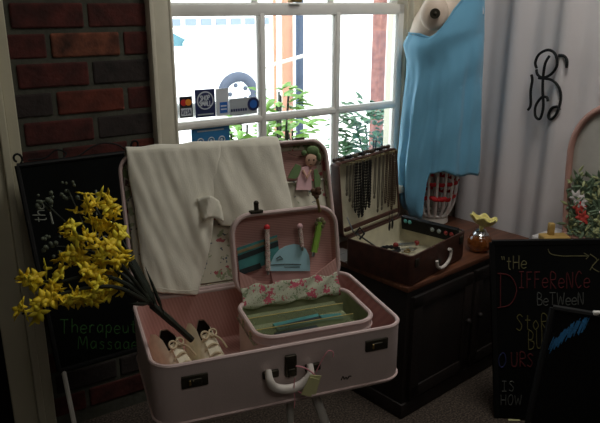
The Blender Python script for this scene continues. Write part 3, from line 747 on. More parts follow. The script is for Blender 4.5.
sm = do.modifiers.new('thickness', 'SOLIDIFY'); sm.thickness = .003; sm.offset = 0
b = nb(); tube(b, [gr_ for gr_ in [V((drow(top_z(2*PI*k/SEG))[1]+drow(top_z(2*PI*k/SEG))[2]*1.005*math.cos(2*PI*k/SEG), drow(top_z(2*PI*k/SEG))[3]*1.005*math.sin(2*PI*k/SEG), top_z(2*PI*k/SEG))) for k in range(SEG)]], .004, 6, True); obj('binding', b, 'dress', dr)
p = mpx(481, 6); b = nb(); box(b, (p.x-.004, -.05, p.z-.005), (.012, .02, .055), Matrix.Rotation(R(-14), 3, 'Y'), .002)
obj('swing_tag', b, 'st_white', dr, label='pale paper swing tag'); b = nb(); tube(b, [(p.x-.02, -.045, p.z+.06), (p.x-.008, -.05, p.z+.022)], .001, 5); obj('tag_string', b, 'black', dr)
# ================================================================== CURTAIN WITH MONOGRAM
cu = T('curtain', 'tall grey fabric curtain with black letter B right of the window', 'curtain', WM @ V((1.775, 0, 0)), WR)
b = nb(); gr = []
def cfold(y, z):
    k = .55+.45*(z/2.3)
    return .026*k*math.sin(y*29+.6*math.sin(z*1.3)+.5*z+.8*math.sin(y*7))+.009*math.sin(y*53+1.2+.5*z)
for i in range(25):
    z = .02+2.35*i/24
    gr.append([b.verts.new((cfold(y, z), y, z)) for y in [-.02-1.75*j/160 for j in range(161)]])
for A, B in zip(gr, gr[1:]):
    for k in range(160): b.faces.new((A[k], A[k+1], B[k+1], B[k]))
c_ = obj('cloth', b, 'curtain', cu); sm = c_.modifiers.new('thickness', 'SOLIDIFY'); sm.thickness = .004
b = nb(); tube(b, [(0, .0, 2.36), (0, -1.8, 2.36)], .015, 10); obj('rod', b, 'dmetal', cu)
b = nb()
for s in ([(410, 205), (406, 187), (418, 162), (445, 150), (466, 163), (471, 195), (455, 221), (430, 233), (413, 224), (409, 208)],
          [(416, 234), (455, 240), (478, 265), (482, 300), (470, 340), (453, 358), (445, 347), (455, 325), (472, 320), (479, 330)],
          [(448, 168), (436, 190), (430, 225), (428, 270), (430, 320), (420, 356), (406, 348), (407, 318), (424, 293), (440, 292), (444, 304)],
          [(394, 224), (397, 240), (392, 275), (392, 315), (384, 330)], [(476, 166), (492, 168), (501, 182), (500, 204)]):
    pts = []
    for x, y in s:
        pts.append(hitl(cu, 400+x/3, y/3, (-.037, 0, 0), (1, 0, 0)))
    tube(b, smooth_path(pts, 5), .0056, 8)
obj('monogram', b, 'monogram', cu, label='black cord letter B with scrolling strokes')
# ================================================================== RIGHT SIDE TABLE, PICTURE, EASEL FOOT
TZ = .60
p = atz(563, 236, TZ); AR = WR-R(87); AM = Matrix.Translation(V((p.x, p.y, 0))) @ Matrix.Rotation(AR, 4, 'Z')
st = T('side_table', 'white topped small table behind the large chalkboard', 'table', AM @ V((.07, -.01, 0)), AR)
b = nb(); box(b, (0, 0, TZ-.012), (.30, .17, .024), None, .005); obj('tabletop', b, 'paper', st)
for sx in (-.125, .125):
    for sy in (-.06, .06): b = nb(); box(b, (sx, sy, (TZ-.024)/2), (.03, .03, TZ-.024), None, .004); obj('leg', b, 'darkwood', st)
p = atz(565, 236, TZ+.001)
ap = T('framed_picture', 'arched pink frame with red and white flowers standing against the curtain', 'picture', V((p.x, p.y, TZ+.001)), AR)
def apx(px, py): return hitl(ap, px, py, (0, 0, 0), (0, 1, 0))
lz = apx(566, 150).z; tz_ = apx(604, 103).z; W2 = .16; hgt = tz_-.0
WB = W2+.022
arch = [V((0, 0, .006)), V((-.012, 0, lz*.4)), V((-.02, 0, lz*.8)), V((-.022, 0, lz))] + [V((W2-WB*math.cos(a), 0, lz+(hgt-lz)*math.sin(a))) for a in [PI*k/20 for k in range(1, 20)]] + [V((2*W2+.022, 0, lz)), V((2*W2+.02, 0, lz*.8)), V((2*W2+.012, 0, lz*.4)), V((2*W2, 0, .006))]
b = nb(); tube(b, arch, .0125, 10); tube(b, [V((0, 0, .012)), V((2*W2, 0, .012))], .012, 10); obj('frame', b, 'rosewood', ap)
b = nb(); prism(b, [V((q.x, .004, q.z)) for q in arch], (0, .008, 0)); obj('panel', b, 'mirror', ap, smooth=False)
b = nb(); box(b, (W2, .002, .02+lz*.33), (2*W2-.02, .003, lz*.62)); obj('printed_ground', b, 'pleaf', ap, smooth=False)
bl, bp_ = nb(), nb()
for k in range(420):
    x = random.uniform(.0, 2*W2); z = .02+random.random()**1.2*(lz*.72)
    leaf(bl if random.random() < .68 else bp_, V((x, -.002-random.random()*.01, z)), (random.uniform(-1, 1), -.25, random.uniform(-.6, 1)), (0, -1, 0), random.uniform(.02, .045), .008)
for cx_, cz_, m in ((.05, lz*.40, 'pred'), (.07, lz*.29, 'pred'), (.035, lz*.50, 'pwhite'), (.16, lz*.42, 'pwhite'), (.22, lz*.3, 'pred'), (.055, lz*.46, 'pwhite')):
    b = nb()
    for k in range(6):
        a = 2*PI*k/6+.3; leaf(b, V((cx_, -.014, cz_)), (math.cos(a), -.15, math.sin(a)), (0, -1, 0), .034, .013)
    obj('red_flower' if m == 'pred' else 'white_flower', b, m, ap)
for q, m in ((bl, 'pleaf'), (bp_, 'pleaf2')): obj('printed_leaves', q, m, ap)
p = atz(554, 240, TZ+.001)
ef = T('wooden_stand', 'small yellow wooden stand with short post left of the arched picture', 'stand', V((p.x, p.y, TZ+.001)), R(5))
b = nb(); box(b, (0, 0, .010), (.105, .06, .02), None, .003); obj('base', b, 'yellowwood', ef); b = nb(); box(b, (-.012, .01, .042), (.022, .022, .05), None, .003); obj('post', b, 'yellowwood', ef)
# ================================================================== LARGE CHALKBOARD (right)
def board_frame(tl, heading, lean):
    h = R(heading); x = V((math.sin(h), math.cos(h), 0)); f = V((-x.y, x.x, 0))           # f points away from the viewer
    a = R(lean); v = (V((0, 0, 1))*math.cos(a)+f*math.sin(a)).normalized(); n = x.cross(v)  # n towards viewer or away
    return x, v, n
tl = hit(492, 243, (0, 2.22, 0), (0, 1, 0)); bx, bv, bn = board_frame(tl, 99, 7)
def bhit(px, py): return hit(px, py, tl, bn)
blw = bhit(497, 423); dirl = (blw-tl).normalized(); foot = tl+dirl*((0.004-tl.z)/dirl.z)
tr = bhit(640, 241); foot_r = foot+(tr-tl)
ctr = (foot+foot_r)/2
cbd = T('chalkboard', 'large black chalkboard with coloured chalk lettering right of the cabinet', 'chalkboard', V((ctr.x, ctr.y, 0)), 0)
nv = bn if bn.y > 0 else -bn      # away from the viewer
b = nb(); prism(b, [L(cbd, q) for q in (tl, tr, foot_r, foot)], nv*.014); obj('board', b, 'slate', cbd, smooth=False)
def frame_bar(bm, o, a, c, r): tube(bm, [L(o, a), L(o, c)], r, 4)
b = nb()
for a, c in ((tl, tr), (tr, foot_r), (foot, tl)): frame_bar(b, cbd, a+nv*.006, c+nv*.006, .012)
obj('frame', b, 'black', cbd, smooth=False)
def chalk(o, txt, px, py, sizepx, m, hitf, r=.0022, ax=None, ay=None, gap=.2, wob=.05, narrow=1., endx=None):
    p = hitf(px, py); sz = (hitf(px, py-sizepx)-p).length
    ax = ax or (hitf(px+20, py)-p).normalized(); ay = ay or (hitf(px, py-20)-p).normalized()
    b = nb(); rot = MX[o].inverted().to_3x3()
    write(b, txt, L(o, p-nv*.001), rot @ ax, rot @ ay, sz, r, gap, wob, narrow=narrow); return obj('chalk_lettering', b, 'chalk_'+m, o, label=m+' chalk word')
chalk(cbd, '"tHe', 501, 269, 13, 'cream', bhit, .0018, narrow=.8)
chalk(cbd, 'D', 499, 306, 35, 'red', bhit, .0022, narrow=.75)
chalk(cbd, 'IffeReNCe', 519, 288, 16, 'red', bhit, .0020, narrow=.70, gap=.2)
chalk(cbd, 'BeTWeeN', 537, 305, 12, 'grey', bhit, .0017, narrow=.78, gap=.14)
chalk(cbd, 'StoRe', 516, 330, 16, 'yellow', bhit, .0018, narrow=.75)
chalk(cbd, 'BU', 528, 349, 18, 'yellow', bhit, .0018, narrow=.6)
chalk(cbd, 'O', 498, 367, 14, 'blue', bhit, .0024, narrow=.9)
chalk(cbd, 'UR', 511, 367, 14, 'red', bhit, .0026, narrow=.8)
chalk(cbd, 'S', 527, 367, 13, 'red', bhit, .0026, narrow=.8)
chalk(cbd, 'IS', 502, 391, 10, 'grey', bhit, .0018)
chalk(cbd, 'HOW', 501, 405, 10, 'grey', bhit, .0018, narrow=.85)
b = nb(); tube(b, smooth_path([L(cbd, bhit(*q)) for q in ((548, 249), (551, 254), (562, 256), (575, 256), (588, 256))], 4), .0016, 5); tube(b, [L(cbd, bhit(*q)) for q in ((584, 253), (589, 256), (586, 259))], .0016, 5)
tube(b, smooth_path([L(cbd, bhit(*q)) for q in ((590, 254), (597, 260), (592, 267), (599, 272))], 4), .0018, 5); tube(b, smooth_path([L(cbd, bhit(*q)) for q in ((599, 259), (594, 264), (590, 270))], 4), .0018, 5)
obj('chalk_arrow', b, 'chalk_cream', cbd)
p = bhit(514, 421); b = nb(); box(b, L(cbd, p), (.045, .012, .012), None, .002)
ck = obj('chalk_box', b, 'tagpaper'); ck.parent = None; ck.matrix_world = MX[cbd]; tag(ck, 'small pale box at the bottom of the large chalkboard', 'box')
# ---- front glossy framed board
tl2 = hit(553, 308, (0, 1.86, 0), (0, 1, 0)); fx2, fv2, fn2 = board_frame(tl2, 112, 16)
nv2 = fn2 if fn2.y > 0 else -fn2
def fhit(px, py): return hit(px, py, tl2, fn2)
bl2 = fhit(528, 423); d2 = (bl2-tl2).normalized(); ft2 = tl2+d2*((.004-tl2.z)/d2.z); tr2 = fhit(660, 326); fr2 = ft2+(tr2-tl2)
c2 = (ft2+fr2)/2
fb = T('framed_board', 'glossy black framed board with blue chalk feather in front of the chalkboard', 'board', V((c2.x, c2.y, 0)), 0)
b = nb(); prism(b, [L(fb, q) for q in (tl2, tr2, fr2, ft2)], nv2*.012); obj('board', b, 'blackglass', fb, smooth=False)
b = nb()
for a, c in ((tl2, tr2), (tr2, fr2), (ft2, tl2)): tube(b, [L(fb, a+nv2*.005), L(fb, c+nv2*.005)], .011, 8)
obj('frame', b, 'black', fb)
b = nb()  # blue reflection drawn as thin raised streaks across the glossy board
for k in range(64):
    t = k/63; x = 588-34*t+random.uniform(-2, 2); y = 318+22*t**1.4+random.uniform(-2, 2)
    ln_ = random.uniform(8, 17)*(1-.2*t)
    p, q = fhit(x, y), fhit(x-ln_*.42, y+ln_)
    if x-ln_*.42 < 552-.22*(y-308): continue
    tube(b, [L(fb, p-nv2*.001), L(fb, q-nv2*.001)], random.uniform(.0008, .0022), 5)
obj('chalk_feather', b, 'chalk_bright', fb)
p = fhit(597, 313); b = nb(); box(b, L(fb, p), (.024, .014, .012), None, .003); obj('clip', b, 'white', fb)
# ================================================================== LEFT CHALKBOARD SIGN
sp_t, sp_b = WM @ V((0, -.10, 1.013)), WM @ V((0, -.35, .43))
svv = (sp_t-sp_b).normalized(); sn = WX.cross(svv).normalized(); sn = sn if sn.dot(WY) > 0 else -sn
def shit(px, py): return hit(px, py, sp_t, sn)
sTL, sBL = shit(17, 166), shit(57, 371)
sTL = WM @ V(((WM.inverted() @ sTL).x, *(WM.inverted() @ sp_t)[1:])); 
xl = (WM.inverted() @ sTL).x; xr = (WM.inverted() @ shit(137, 153)).x
def sw(x, t): # t 0 bottom ... 1 top of the board
    return (WM @ V((x, 0, 0)))-(WM @ V((0, 0, 0)))+sp_b.lerp(sp_t, t)
sg = T('chalkboard_sign', 'black metal chalkboard sign leaning on the brick wall behind yellow flowers', 'sign', WM @ V(((xl+xr)/2, -.535, 0)), 0)
b = nb(); prism(b, [L(sg, q) for q in (sw(xl, 0), sw(xr, 0), sw(xr, 1), sw(xl, 1))], sn*.008); obj('board', b, 'slateb', sg, smooth=False)
b = nb()
for a, c in ((sw(xl, 0), sw(xr, 0)), (sw(xr, 0), sw(xr, 1)), (sw(xl, 1), sw(xr, 1)), (sw(xl, 0), sw(xl, 1))): tube(b, [L(sg, a), L(sg, c)], .008, 8)
obj('frame', b, 'black', sg)
for x in (xl+.012, xr-.012):
    a = sw(x, 0); c = a+(a-sw(x, 1))*((a.z-.004)/(sw(x, 1).z-a.z)); b = nb(); tube(b, [L(sg, a), L(sg, c)], .0075, 8); obj('leg', b, 'whitestand', sg, label='pale metal leg')
for x, s in ((xl+.02, 1), (xr-.02, -1)):
    p = L(sg, sw(x, 1)); b = nb()
    tube(b, [p+V((0, 0, .0))+((WX*s*(-.018+.018*math.cos(a)*(1-.06*i)))+V((0, 0, .022+.02*math.sin(a)*(1-.05*i)))) for i, a in enumerate([R(-70+i*28) for i in range(13)])], .0035, 7); obj('scroll_hook', b, 'black', sg)
b = nb(); tube(b, smooth_path([L(sg, shit(*q)) for q in ((28, 160), (45, 158), (56, 150), (66, 153), (64, 158), (78, 156), (92, 147), (104, 143), (118, 145), (128, 152))], 5), .0028, 6); obj('scroll_wire', b, 'black', sg)
nv = sn
rot1 = (shit(45, 225)-shit(45, 195)).normalized()
chalk(sg, 'Therapeutic', 60, 333, 14, 'green', shit, .0018, narrow=.95, gap=.22)
chalk(sg, 'Massage', 78, 349, 13, 'green', shit, .0018, narrow=1.0, gap=.24)
# vertical "the" reading upward with a scribble
p = shit(50, 222); q = shit(44, 190); axu = (q-p).normalized(); ayu = (shit(36, 222)-p).normalized()
chalk(sg, 'the', 47, 222, 12, 'white', shit, .0018, axu, ayu, .12)
for a, c in (((50, 212), (53, 224)), ((96, 190), (97, 215))):
    b = nb(); tube(b, [L(sg, shit(*a)), L(sg, shit(*c))], .003, 5); obj('chalk_stroke', b, 'chalk_white', sg)
b = nb(); tube(b, smooth_path([L(sg, shit(*q)) for q in ((92, 236), (100, 234), (97, 240), (105, 236), (110, 238), (116, 233), (120, 236))], 4), .0016, 5)
obj('chalk_stroke', b, 'chalk_white', sg)
# ================================================================== BIG PINK SUITCASE
BCO = V((-.041, 1.331, 0)); BCR = R(20.42)
SZ0, SZ1 = .588, .743
stand = T('suitcase_stand', 'white wooden stand under the large pink suitcase', 'stand', BCO, BCR)
b = nb(); box(b, (0, .19, SZ0-.011), (.46, .26, .018), None, .004); obj('top', b, 'darkwood', stand)
for a, c, r in (((.046, .08, SZ0-.02), (.046, .05, .0), .009), ((.105, .075, SZ0-.02), (.285, .04, .0), .0125), ((-.2, .30, SZ0-.02), (-.25, .36, .0), .011), ((-.2, .08, SZ0-.02), (-.27, .12, .0), .011)):
    b = nb(); tube(b, [a, c], r, 10); obj('leg', b, 'whitestand', stand)
bc = T('suitcase', 'large open pale pink vintage suitcase on a white stand', 'suitcase', BCO+V((0, 0, SZ0)), BCR)
SH = SZ1-SZ0; SX0, SX1, SD = -.290, .318, .366
sh, ln = tray(SX0, SX1, 0, SD, .05, SH, .008, up_, 8)
obj('body', sh, 'pink', bc); obj('lining', ln, 'pinkin', bc)
obj('piping', piping(SX0+.003, SX1-.003, .003, SD-.003, .047, SH, up_, .0052, 8), 'pinkrim', bc); obj('piping', piping(SX0-.0005, SX1+.0005, -.0005, SD+.0005, .05, .013, up_, .0032, 8), 'pinkrim', bc)
la2 = R(18); LX0, LX1, LH = -.284, .306, .384
sh, ln = tray(LX0, LX1, 0, LH, .05, .042, .008, lidf, 8)
ld = obj('lid', sh, 'pink', bc, (0, SD+.002, SH+.003), (-la2, 0, 0)); obj('lining', ln, 'pinkin2', ld)
obj('piping', piping(LX0+.003, LX1-.003, .003, LH-.003, .047, .042, lidf, .0052, 8), 'pinkrim', ld)
def ldp(px, py, off=0.): return hitl(ld, px, py, (0, off, 0), (0, 1, 0))
# floral edging round the inside of the lid wall and a gathered floral pocket below
b = nb(); lo = [rr_loop(LX0+.0095, LX1-.0095, .0095, LH-.0095, .042, 8), rr_loop(LX0+.0098, LX1-.0098, .0098, LH-.0098, .042, 8), rr_loop(LX0+.026, LX1-.026, .026, LH-.026, .03, 8)]
R_ = [[b.verts.new(V((a, yy, q))) for a, q in l] for l, yy in zip(lo, (.004, .031, .033))]
for A, B in zip(R_, R_[1:]):
    for k in range(len(A)): b.faces.new((A[k], A[(k+1) % len(A)], B[(k+1) % len(A)], B[k]))
obj('floral_edging', b, 'floralR', ld)
b = nb(); gr = []
ptop = ldp(300, 182).z
for i in range(13):
    t = i/12; z = .014+(ptop-.014)*t
    gr.append([b.verts.new((x, .026-.012*math.sin(PI*min(1, t*.9+.1))-.0035*math.sin(x*190+math.sin(z*30))*(t**1.5)-(.004 if i == 12 else 0), z)) for x in [LX0+.014+(LX1-LX0-.028)*j/140 for j in range(141)]])
for A, B in zip(gr, gr[1:]):
    for k in range(140): b.faces.new((A[k], A[k+1], B[k+1], B[k]))
obj('floral_pocket', b, 'floral', ld)
b = nb(); tube(b, [(x, .017-.002*math.sin(x*190), ptop+.002) for x in [LX0+.016+(LX1-LX0-.032)*j/80 for j in range(81)]], .0035, 6); obj('pocket_elastic', b, 'floral', ld)
# hardware on the front wall
def fp(px, py): return hitl(bc, px, py, (0, 0, 0), (0, 1, 0))
for (x0, y0), (x1, y1) in (((181, 373), (208, 387)), ((365, 337), (387, 351))):
    a, c = fp(x0, (y0+y1)/2), fp(x1, (y0+y1)/2); zc = (a.z+c.z)/2
    b = nb(); box(b, ((a.x+c.x)/2, -.003, zc), (c.x-a.x, .006, .029), None, .002); box(b, ((a.x+c.x)/2, -.007, zc), ((c.x-a.x)*.5, .005, .014), None, .002); obj('latch', b, 'dmetal', bc)
    b = nb(); box(b, ((a.x+c.x)/2-.012, -.009, zc), (.005, .004, .012), None, .001); obj('latch_lever', b, 'brass', bc)
a, c = fp(290, 354), fp(290, 375); b = nb(); box(b, (a.x, -.005, (a.z+c.z)/2), (.028, .01, a.z-c.z), None, .003); box(b, (a.x, -.011, c.z+.012), (.016, .006, .02), None, .002); obj('clasp', b, 'dmetal', bc)
h1, h2 = fp(270, 373), fp(312, 366)
for p in (h1, h2):
    b = nb(); box(b, (p.x, -.005, p.z), (.038, .01, .018), None, .003); obj('handle_mount', b, 'dmetal', bc)
b = nb(); hp = [hitl(bc, *q, (0, -.022, 0), (0, 1, 0)) for q in ((270, 373), (270, 381), (276, 388), (290, 389), (302, 384), (310, 375), (312, 367))]
hp[0].y = -.008; hp[-1].y = -.008
hp = smooth_path(hp, 5); tube(b, hp, [.0075+.0035*math.sin(PI*k/(len(hp)-1)) for k in range(len(hp))], 10); obj('handle', b, 'handle', bc, label='worn white suitcase handle')
b = nb(); tube(b, smooth_path([fp(*q)+V((0, -.001, 0)) for q in ((341, 380), (343, 376), (344, 379), (346, 377), (347, 379), (349, 376), (351, 376))], 4), .0012, 5); obj('scribble', b, 'dmetal', bc, label='small dark handwritten mark')
for px, py in ((170, 141.5), (300, 140)):
    p = ldp(px, py); b = nb(); box(b, (p.x, .01, LH+.004), (.03, .02, .008), None, .002); obj('lid_catch', b, 'dmetal', ld)
for x in (-.16, .18):
    b = nb(); box(b, (x, SD+.006, SH), (.05, .012, .014), None, .002); obj('hinge', b, 'dmetal', bc)
# price tag tied to the handle
tp = hitl(bc, 316, 381, (0, -.034, 0), (0, 1, 0)); hm = hitl(bc, 313, 374, (0, -.034, 0), (0, 1, 0))
tg = T('price_tag', 'pale yellow paper tag tied with pink string to the suitcase handle', 'tag', MX[bc] @ hm, BCR)
b = nb(); box(b, (.0, .0, -.028), (.028, .0016, .048), Matrix.Rotation(R(16), 3, 'Y'), .0); obj('paper', b, 'tagpaper', tg, smooth=False)
b = nb(); box(b, (-.008, -.003, -.030), (.026, .0016, .046), Matrix.Rotation(R(26), 3, 'Y'), .0); obj('paper', b, 'tagpaper', tg, smooth=False)
lp = lambda *q: [L(tg, MX[bc] @ hitl(bc, *p, (0, -.03, 0), (0, 1, 0))) for p in q]
b = nb(); tube(b, smooth_path(lp((316, 372), (322, 360), (328, 351), (333, 352), (333, 357)), 5), .0013, 5); tube(b, smooth_path(lp((296, 366), (305, 368), (314, 374), (317, 378)), 5), .0018, 5)
tube(b, smooth_path(lp((295, 378), (294, 388), (295, 400), (294, 408)), 4), .0012, 5); tube(b, smooth_path(lp((294, 389), (302, 393), (310, 392)), 4), .0014, 5); obj('string', b, 'pinkstring', tg)
# ---- trousers hung over the lid
pt = T('trousers', 'white linen baby trousers draped over the open pink suitcase lid', 'trousers', MX[ld] @ V((-.1, 0, LH)), 0)
def cloth(name, rowsdef, nx, amp, seed, off0, wr=1.):
    """grid cloth in lid space; rowsdef: (y px , x left, x right)"""
    b = nb(); N = 44; gr = []
    ys = [r[0] for r in rowsdef]
    for i in range(N+1):
        y = ys[0]+(ys[-1]-ys[0])*i/N
        for A, B in zip(rowsdef, rowsdef[1:]):
            if A[0] <= y <= B[0]+1e-6:
                t = (y-A[0])/(B[0]-A[0]); xl_, xr_, sk = A[1]+(B[1]-A[1])*t, A[2]+(B[2]-A[2])*t, A[3]+(B[3]-A[3])*t; break
        row = []
        for k in range(nx+1):
            u = k/nx; q = ldp(xl_+(xr_-xl_)*u, y+sk*u, -.008)
            w = noise.noise(V((q.x*15+seed+q.z*4, q.z*4, seed)))*amp*.8 + noise.noise(V((q.x*45+q.z*12, q.z*9-q.x*4, seed+3)))*amp*.30
            w += wr*.004*math.sin(q.x*60+q.z*22+seed)*(.3+.7*(i/N))
            edge = min(1, min(u, 1-u)*6)
            q.y = off0 - w - .010*math.sqrt(max(0, edge))*1.0
            row.append(q)
        gr.append(row)
    # tuck the head of the cloth over the lid edge
    top = gr[0]
    over = []
    for dy, dz in ((.062, -.07), (.060, -.01), (.050, .012), (.02, .018), (-.006, .012)):
        over.append([V((q.x, dy, LH+dz+noise.noise(V((q.x*20, seed, 0)))*.004)) for q in top])
    gr = over+gr[1:]
    vs = [[b.verts.new(L(pt, MX[ld] @ q)) for q in row] for row in gr]
    for A, B in zip(vs, vs[1:]):
        for k in range(nx): b.faces.new((A[k], A[k+1], B[k+1], B[k]))
    o = obj(name, b, 'linen', pt); m = o.modifiers.new('thickness', 'SOLIDIFY'); m.thickness = .004; m.offset = 0
    m2 = o.modifiers.new('sub', 'SUBSURF'); m2.levels = 1; m2.render_levels = 1
    return o
cloth('trouser_leg', [(148, 126, 222, -5), (175, 128, 219, -4), (205, 134, 216, -3), (235, 138, 212, -1), (262, 141, 206, 1), (280, 146, 201, 2), (292, 153, 197, 3)], 40, .014, 3.1, -.010)
cloth('trouser_leg', [(145, 214, 279, -3), (170, 210, 284, -2), (198, 208, 291, -2), (215, 212, 294, -1), (226, 222, 296, 0)], 34, .012, 8.4, -.006)
# turned-up hem piece at the crotch and seam
b = nb(); gr = []
for i in range(9):
    gr.append([])
    for k in range(9):
        q = ldp(197+22*k/8+i*.6, 199+2*k/8-4*math.sin(k/8*3)+22*i/8, -.03); q.y = -.034+.008*math.sin(k*1.1+i*.5)-.006*math.sin(PI*k/8); gr[-1].append(b.verts.new(L(pt, MX[ld] @ q)))
for A, B in zip(gr, gr[1:]):
    for k in range(8): b.faces.new((A[k], A[k+1], B[k+1], B[k]))
o = obj('cuff', b, 'linen', pt); m_ = o.modifiers.new('thickness', 'SOLIDIFY'); m_.thickness = .004
b = nb()
tube(b, smooth_path([L(pt, MX[ld] @ (ldp(*q)+V((0, -.03, 0)))) for q in ((153, 286), (170, 289), (185, 290), (197, 289))], 5), .0012, 5); obj('hem_stitching', b, 'linen', pt)
# ---- doll in the lid pocket (generic pixie)
dl = T('pixie_doll', 'small pixie doll with green cap and pink dress in the lid pocket', 'doll', MX[ld] @ ldp(302, 185, .01), BCR)
def dp(px, py, off=.006): return L(dl, MX[ld] @ ldp(px, py, off))
K = 1/360
def dball(bm, px, py, rx, rz, th=.006, off=.006, ang=0): ball(bm, dp(px, py, off), 1., (rx*K, th, rz*K), 14, Matrix.Rotation(R(ang), 3, 'Y'))
b = nb(); dball(b, 311, 160, 6.5, 7); obj('head', b, 'flesh', dl)
b = nb(); dball(b, 313, 151, 7.5, 5.5, .008, .002, 15); dball(b, 304, 153, 3, 3, .006, .002); dball(b, 319, 157, 2.4, 5, .006, .002, -10); obj('cap', b, 'dollgreen', dl)
b = nb(); 
for px in (309, 314): dball(b, px, 160, .9, 1.1, .002, -.001)
dball(b, 311, 164.5, 1.6, .6, .002, -.001); obj('face', b, 'browntan', dl)
b = nb(); prism(b, [dp(*q, .008) for q in ((302, 168), (308, 166), (311, 175), (312, 190), (296, 190), (298, 178))], V((0, .006, 0))); obj('dress', b, 'dollpink', dl)
b = nb(); prism(b, [dp(*q, .010) for q in ((301, 166), (296, 164), (291, 172), (288, 178), (295, 179), (301, 175))], V((0, .004, 0))); obj('wing', b, 'dollgreen', dl)
b = nb(); prism(b, [dp(*q, .010) for q in ((314, 170), (317, 169), (321, 180), (320, 187), (315, 187))], V((0, .004, 0))); obj('wing', b, 'dollgreen', dl)
b = nb(); tube(b, [dp(303, 170, .004), dp(307, 178, .002), dp(311, 170, .002)], .0035, 8); obj('arm', b, 'flesh', dl)
b = nb(); tube(b, smooth_path([dp(*q, .01) for q in ((305, 157), (296, 156), (288, 153))], 4), .0012, 5); obj('wand', b, 'browntan', dl)
# ================================================================== SMALL TRAIN CASE
sc_ = T('train_case', 'small open pink train case standing inside the large suitcase', 'suitcase', MX[bc] @ V((.0, 0, .0085)), BCR)
CX0, CX1, CY0, CY1 = -.044, .262, .036, .250; CHH = .745-SZ0-.0085+.004
sh, ln = tray(CX0, CX1, CY0, CY1, .05, CHH, .007, up_, 8)
obj('body', sh, 'pink', sc_); obj('lining', ln, 'mint', sc_)
obj('piping', piping(CX0+.003, CX1-.003, CY0+.003, CY1-.003, .047, CHH, up_, .006, 8), 'pinkrim', sc_)
obj('piping', piping(CX0, CX1, CY0, CY1, .05, CHH-.02, up_, .0025, 8), 'pinkrim', sc_)
for px, py in ((270, 350), (359, 333)):
    p = hitl(sc_, px, py, (0, CY0, 0), (0, 1, 0)); b = nb(); box(b, (p.x, CY0-.003, p.z), (.05, .006, .014), None, .002); obj('latch', b, 'dmetal', sc_)
la3 = R(11); TX0, TX1, TH = -.034, .262, .219
sh, ln = tray(TX0, TX1, 0, TH, .055, .036, .007, lidf, 8)
tl_ = obj('lid', sh, 'pink', sc_, (0, CY1+.008, CHH+.004), (-la3, 0, 0)); obj('lining', ln, 'pinkin2', tl_)
obj('piping', piping(TX0+.003, TX1-.003, .003, TH-.003, .052, .036, lidf, .006, 8), 'pinkrim', tl_)
def tp_(px, py, off=0.): return hitl(tl_, px, py, (0, off, 0), (0, 1, 0))
p = tp_(257, 208); b = nb(); box(b, (p.x, .012, TH+.003), (.034, .022, .008), None, .002); box(b, (p.x, .006, TH+.016), (.012, .008, .022), None, .002); ball(b, (p.x, .004, TH+.026), .007); obj('clasp', b, 'dmetal', tl_)
# floral ruffle joining lid and body, with folded pink flaps
b = nb(); gr = []
for i in range(9):
    t = i/8; y = CY1+.002-.026*t; z = CHH+.040-.050*t+.003*math.sin(PI*t)
    gr.append([b.verts.new((x, y+.004*math.sin(x*110+i*.7)*(1-.5*t), z+.003*math.sin(x*80+1.3*i))) for x in [CX0+.018+(CX1-CX0-.036)*j/90 for j in range(91)]])
for A, B in zip(gr, gr[1:]):
    for k in range(90): b.faces.new((A[k], A[k+1], B[k+1], B[k]))
o = obj('floral_ruffle', b, 'floralS', sc_); m_ = o.modifiers.new('thickness', 'SOLIDIFY'); m_.thickness = .003
for xa, xb in ((TX0+.012, .07), (TX1-.012, .15)):
    b = nb(); prism(b, [V((xa, .002, .072)), V((xa, .002, .022)), V((xb, .0, .014))], V((0, .004, 0))); obj('pink_flap', b, 'pinkin', tl_, smooth=False)
# mauve pocket on the lid
b = nb(); a, c, d_ = tp_(272, 271), tp_(312, 271), tp_(292, 288); prism(b, [V((a.x, .012, a.z)), V((c.x, .012, c.z-.003)), V((c.x-.004, .012, d_.z)), V((a.x+.006, .012, d_.z))], V((0, .012, 0))); obj('pocket', b, 'mauve', tl_, smooth=False)
LR = Matrix.Rotation(BCR, 4, 'Z') @ Matrix.Rotation(-la3, 4, 'X')
def lid_thing(name, label, cat, q, off, grp=None):
    o = T(name, label, cat, (0, 0, 0), 0, grp); m = MX[tl_] @ Matrix.Translation(tp_(*q, off)); o.location = m.to_translation(); o.rotation_euler = m.to_euler(); MX[o] = m; return o
def lq(o, off, *pts): return [L(o, MX[tl_] @ tp_(x, y, off)) for x, y in pts]
# postcard
o = lid_thing('postcard', 'teal seaside postcard propped in the small case lid', 'postcard', (258, 255), .014)
b = nb(); prism(b, lq(o, .014, (237, 248), (277, 235), (280, 258), (240, 276)), V((0, .002, 0))); obj('card', b, 'teal', o, smooth=False)
b = nb(); prism(b, lq(o, .0132, (237.5, 256), (278, 241), (278.5, 246), (238, 261)), V((0, .001, 0))); obj('print', b, 'darkprint', o, smooth=False)
b = nb(); prism(b, lq(o, .0130, (237.3, 251), (277.5, 237), (277.8, 240), (237.5, 254)), V((0, .001, 0))); obj('print', b, 'sand', o, smooth=False)
b = nb(); prism(b, lq(o, .0132, (239.4, 270), (260, 263), (262, 268), (240, 275.6)), V((0, .001, 0))); obj('print', b, 'darkprint', o, smooth=False)
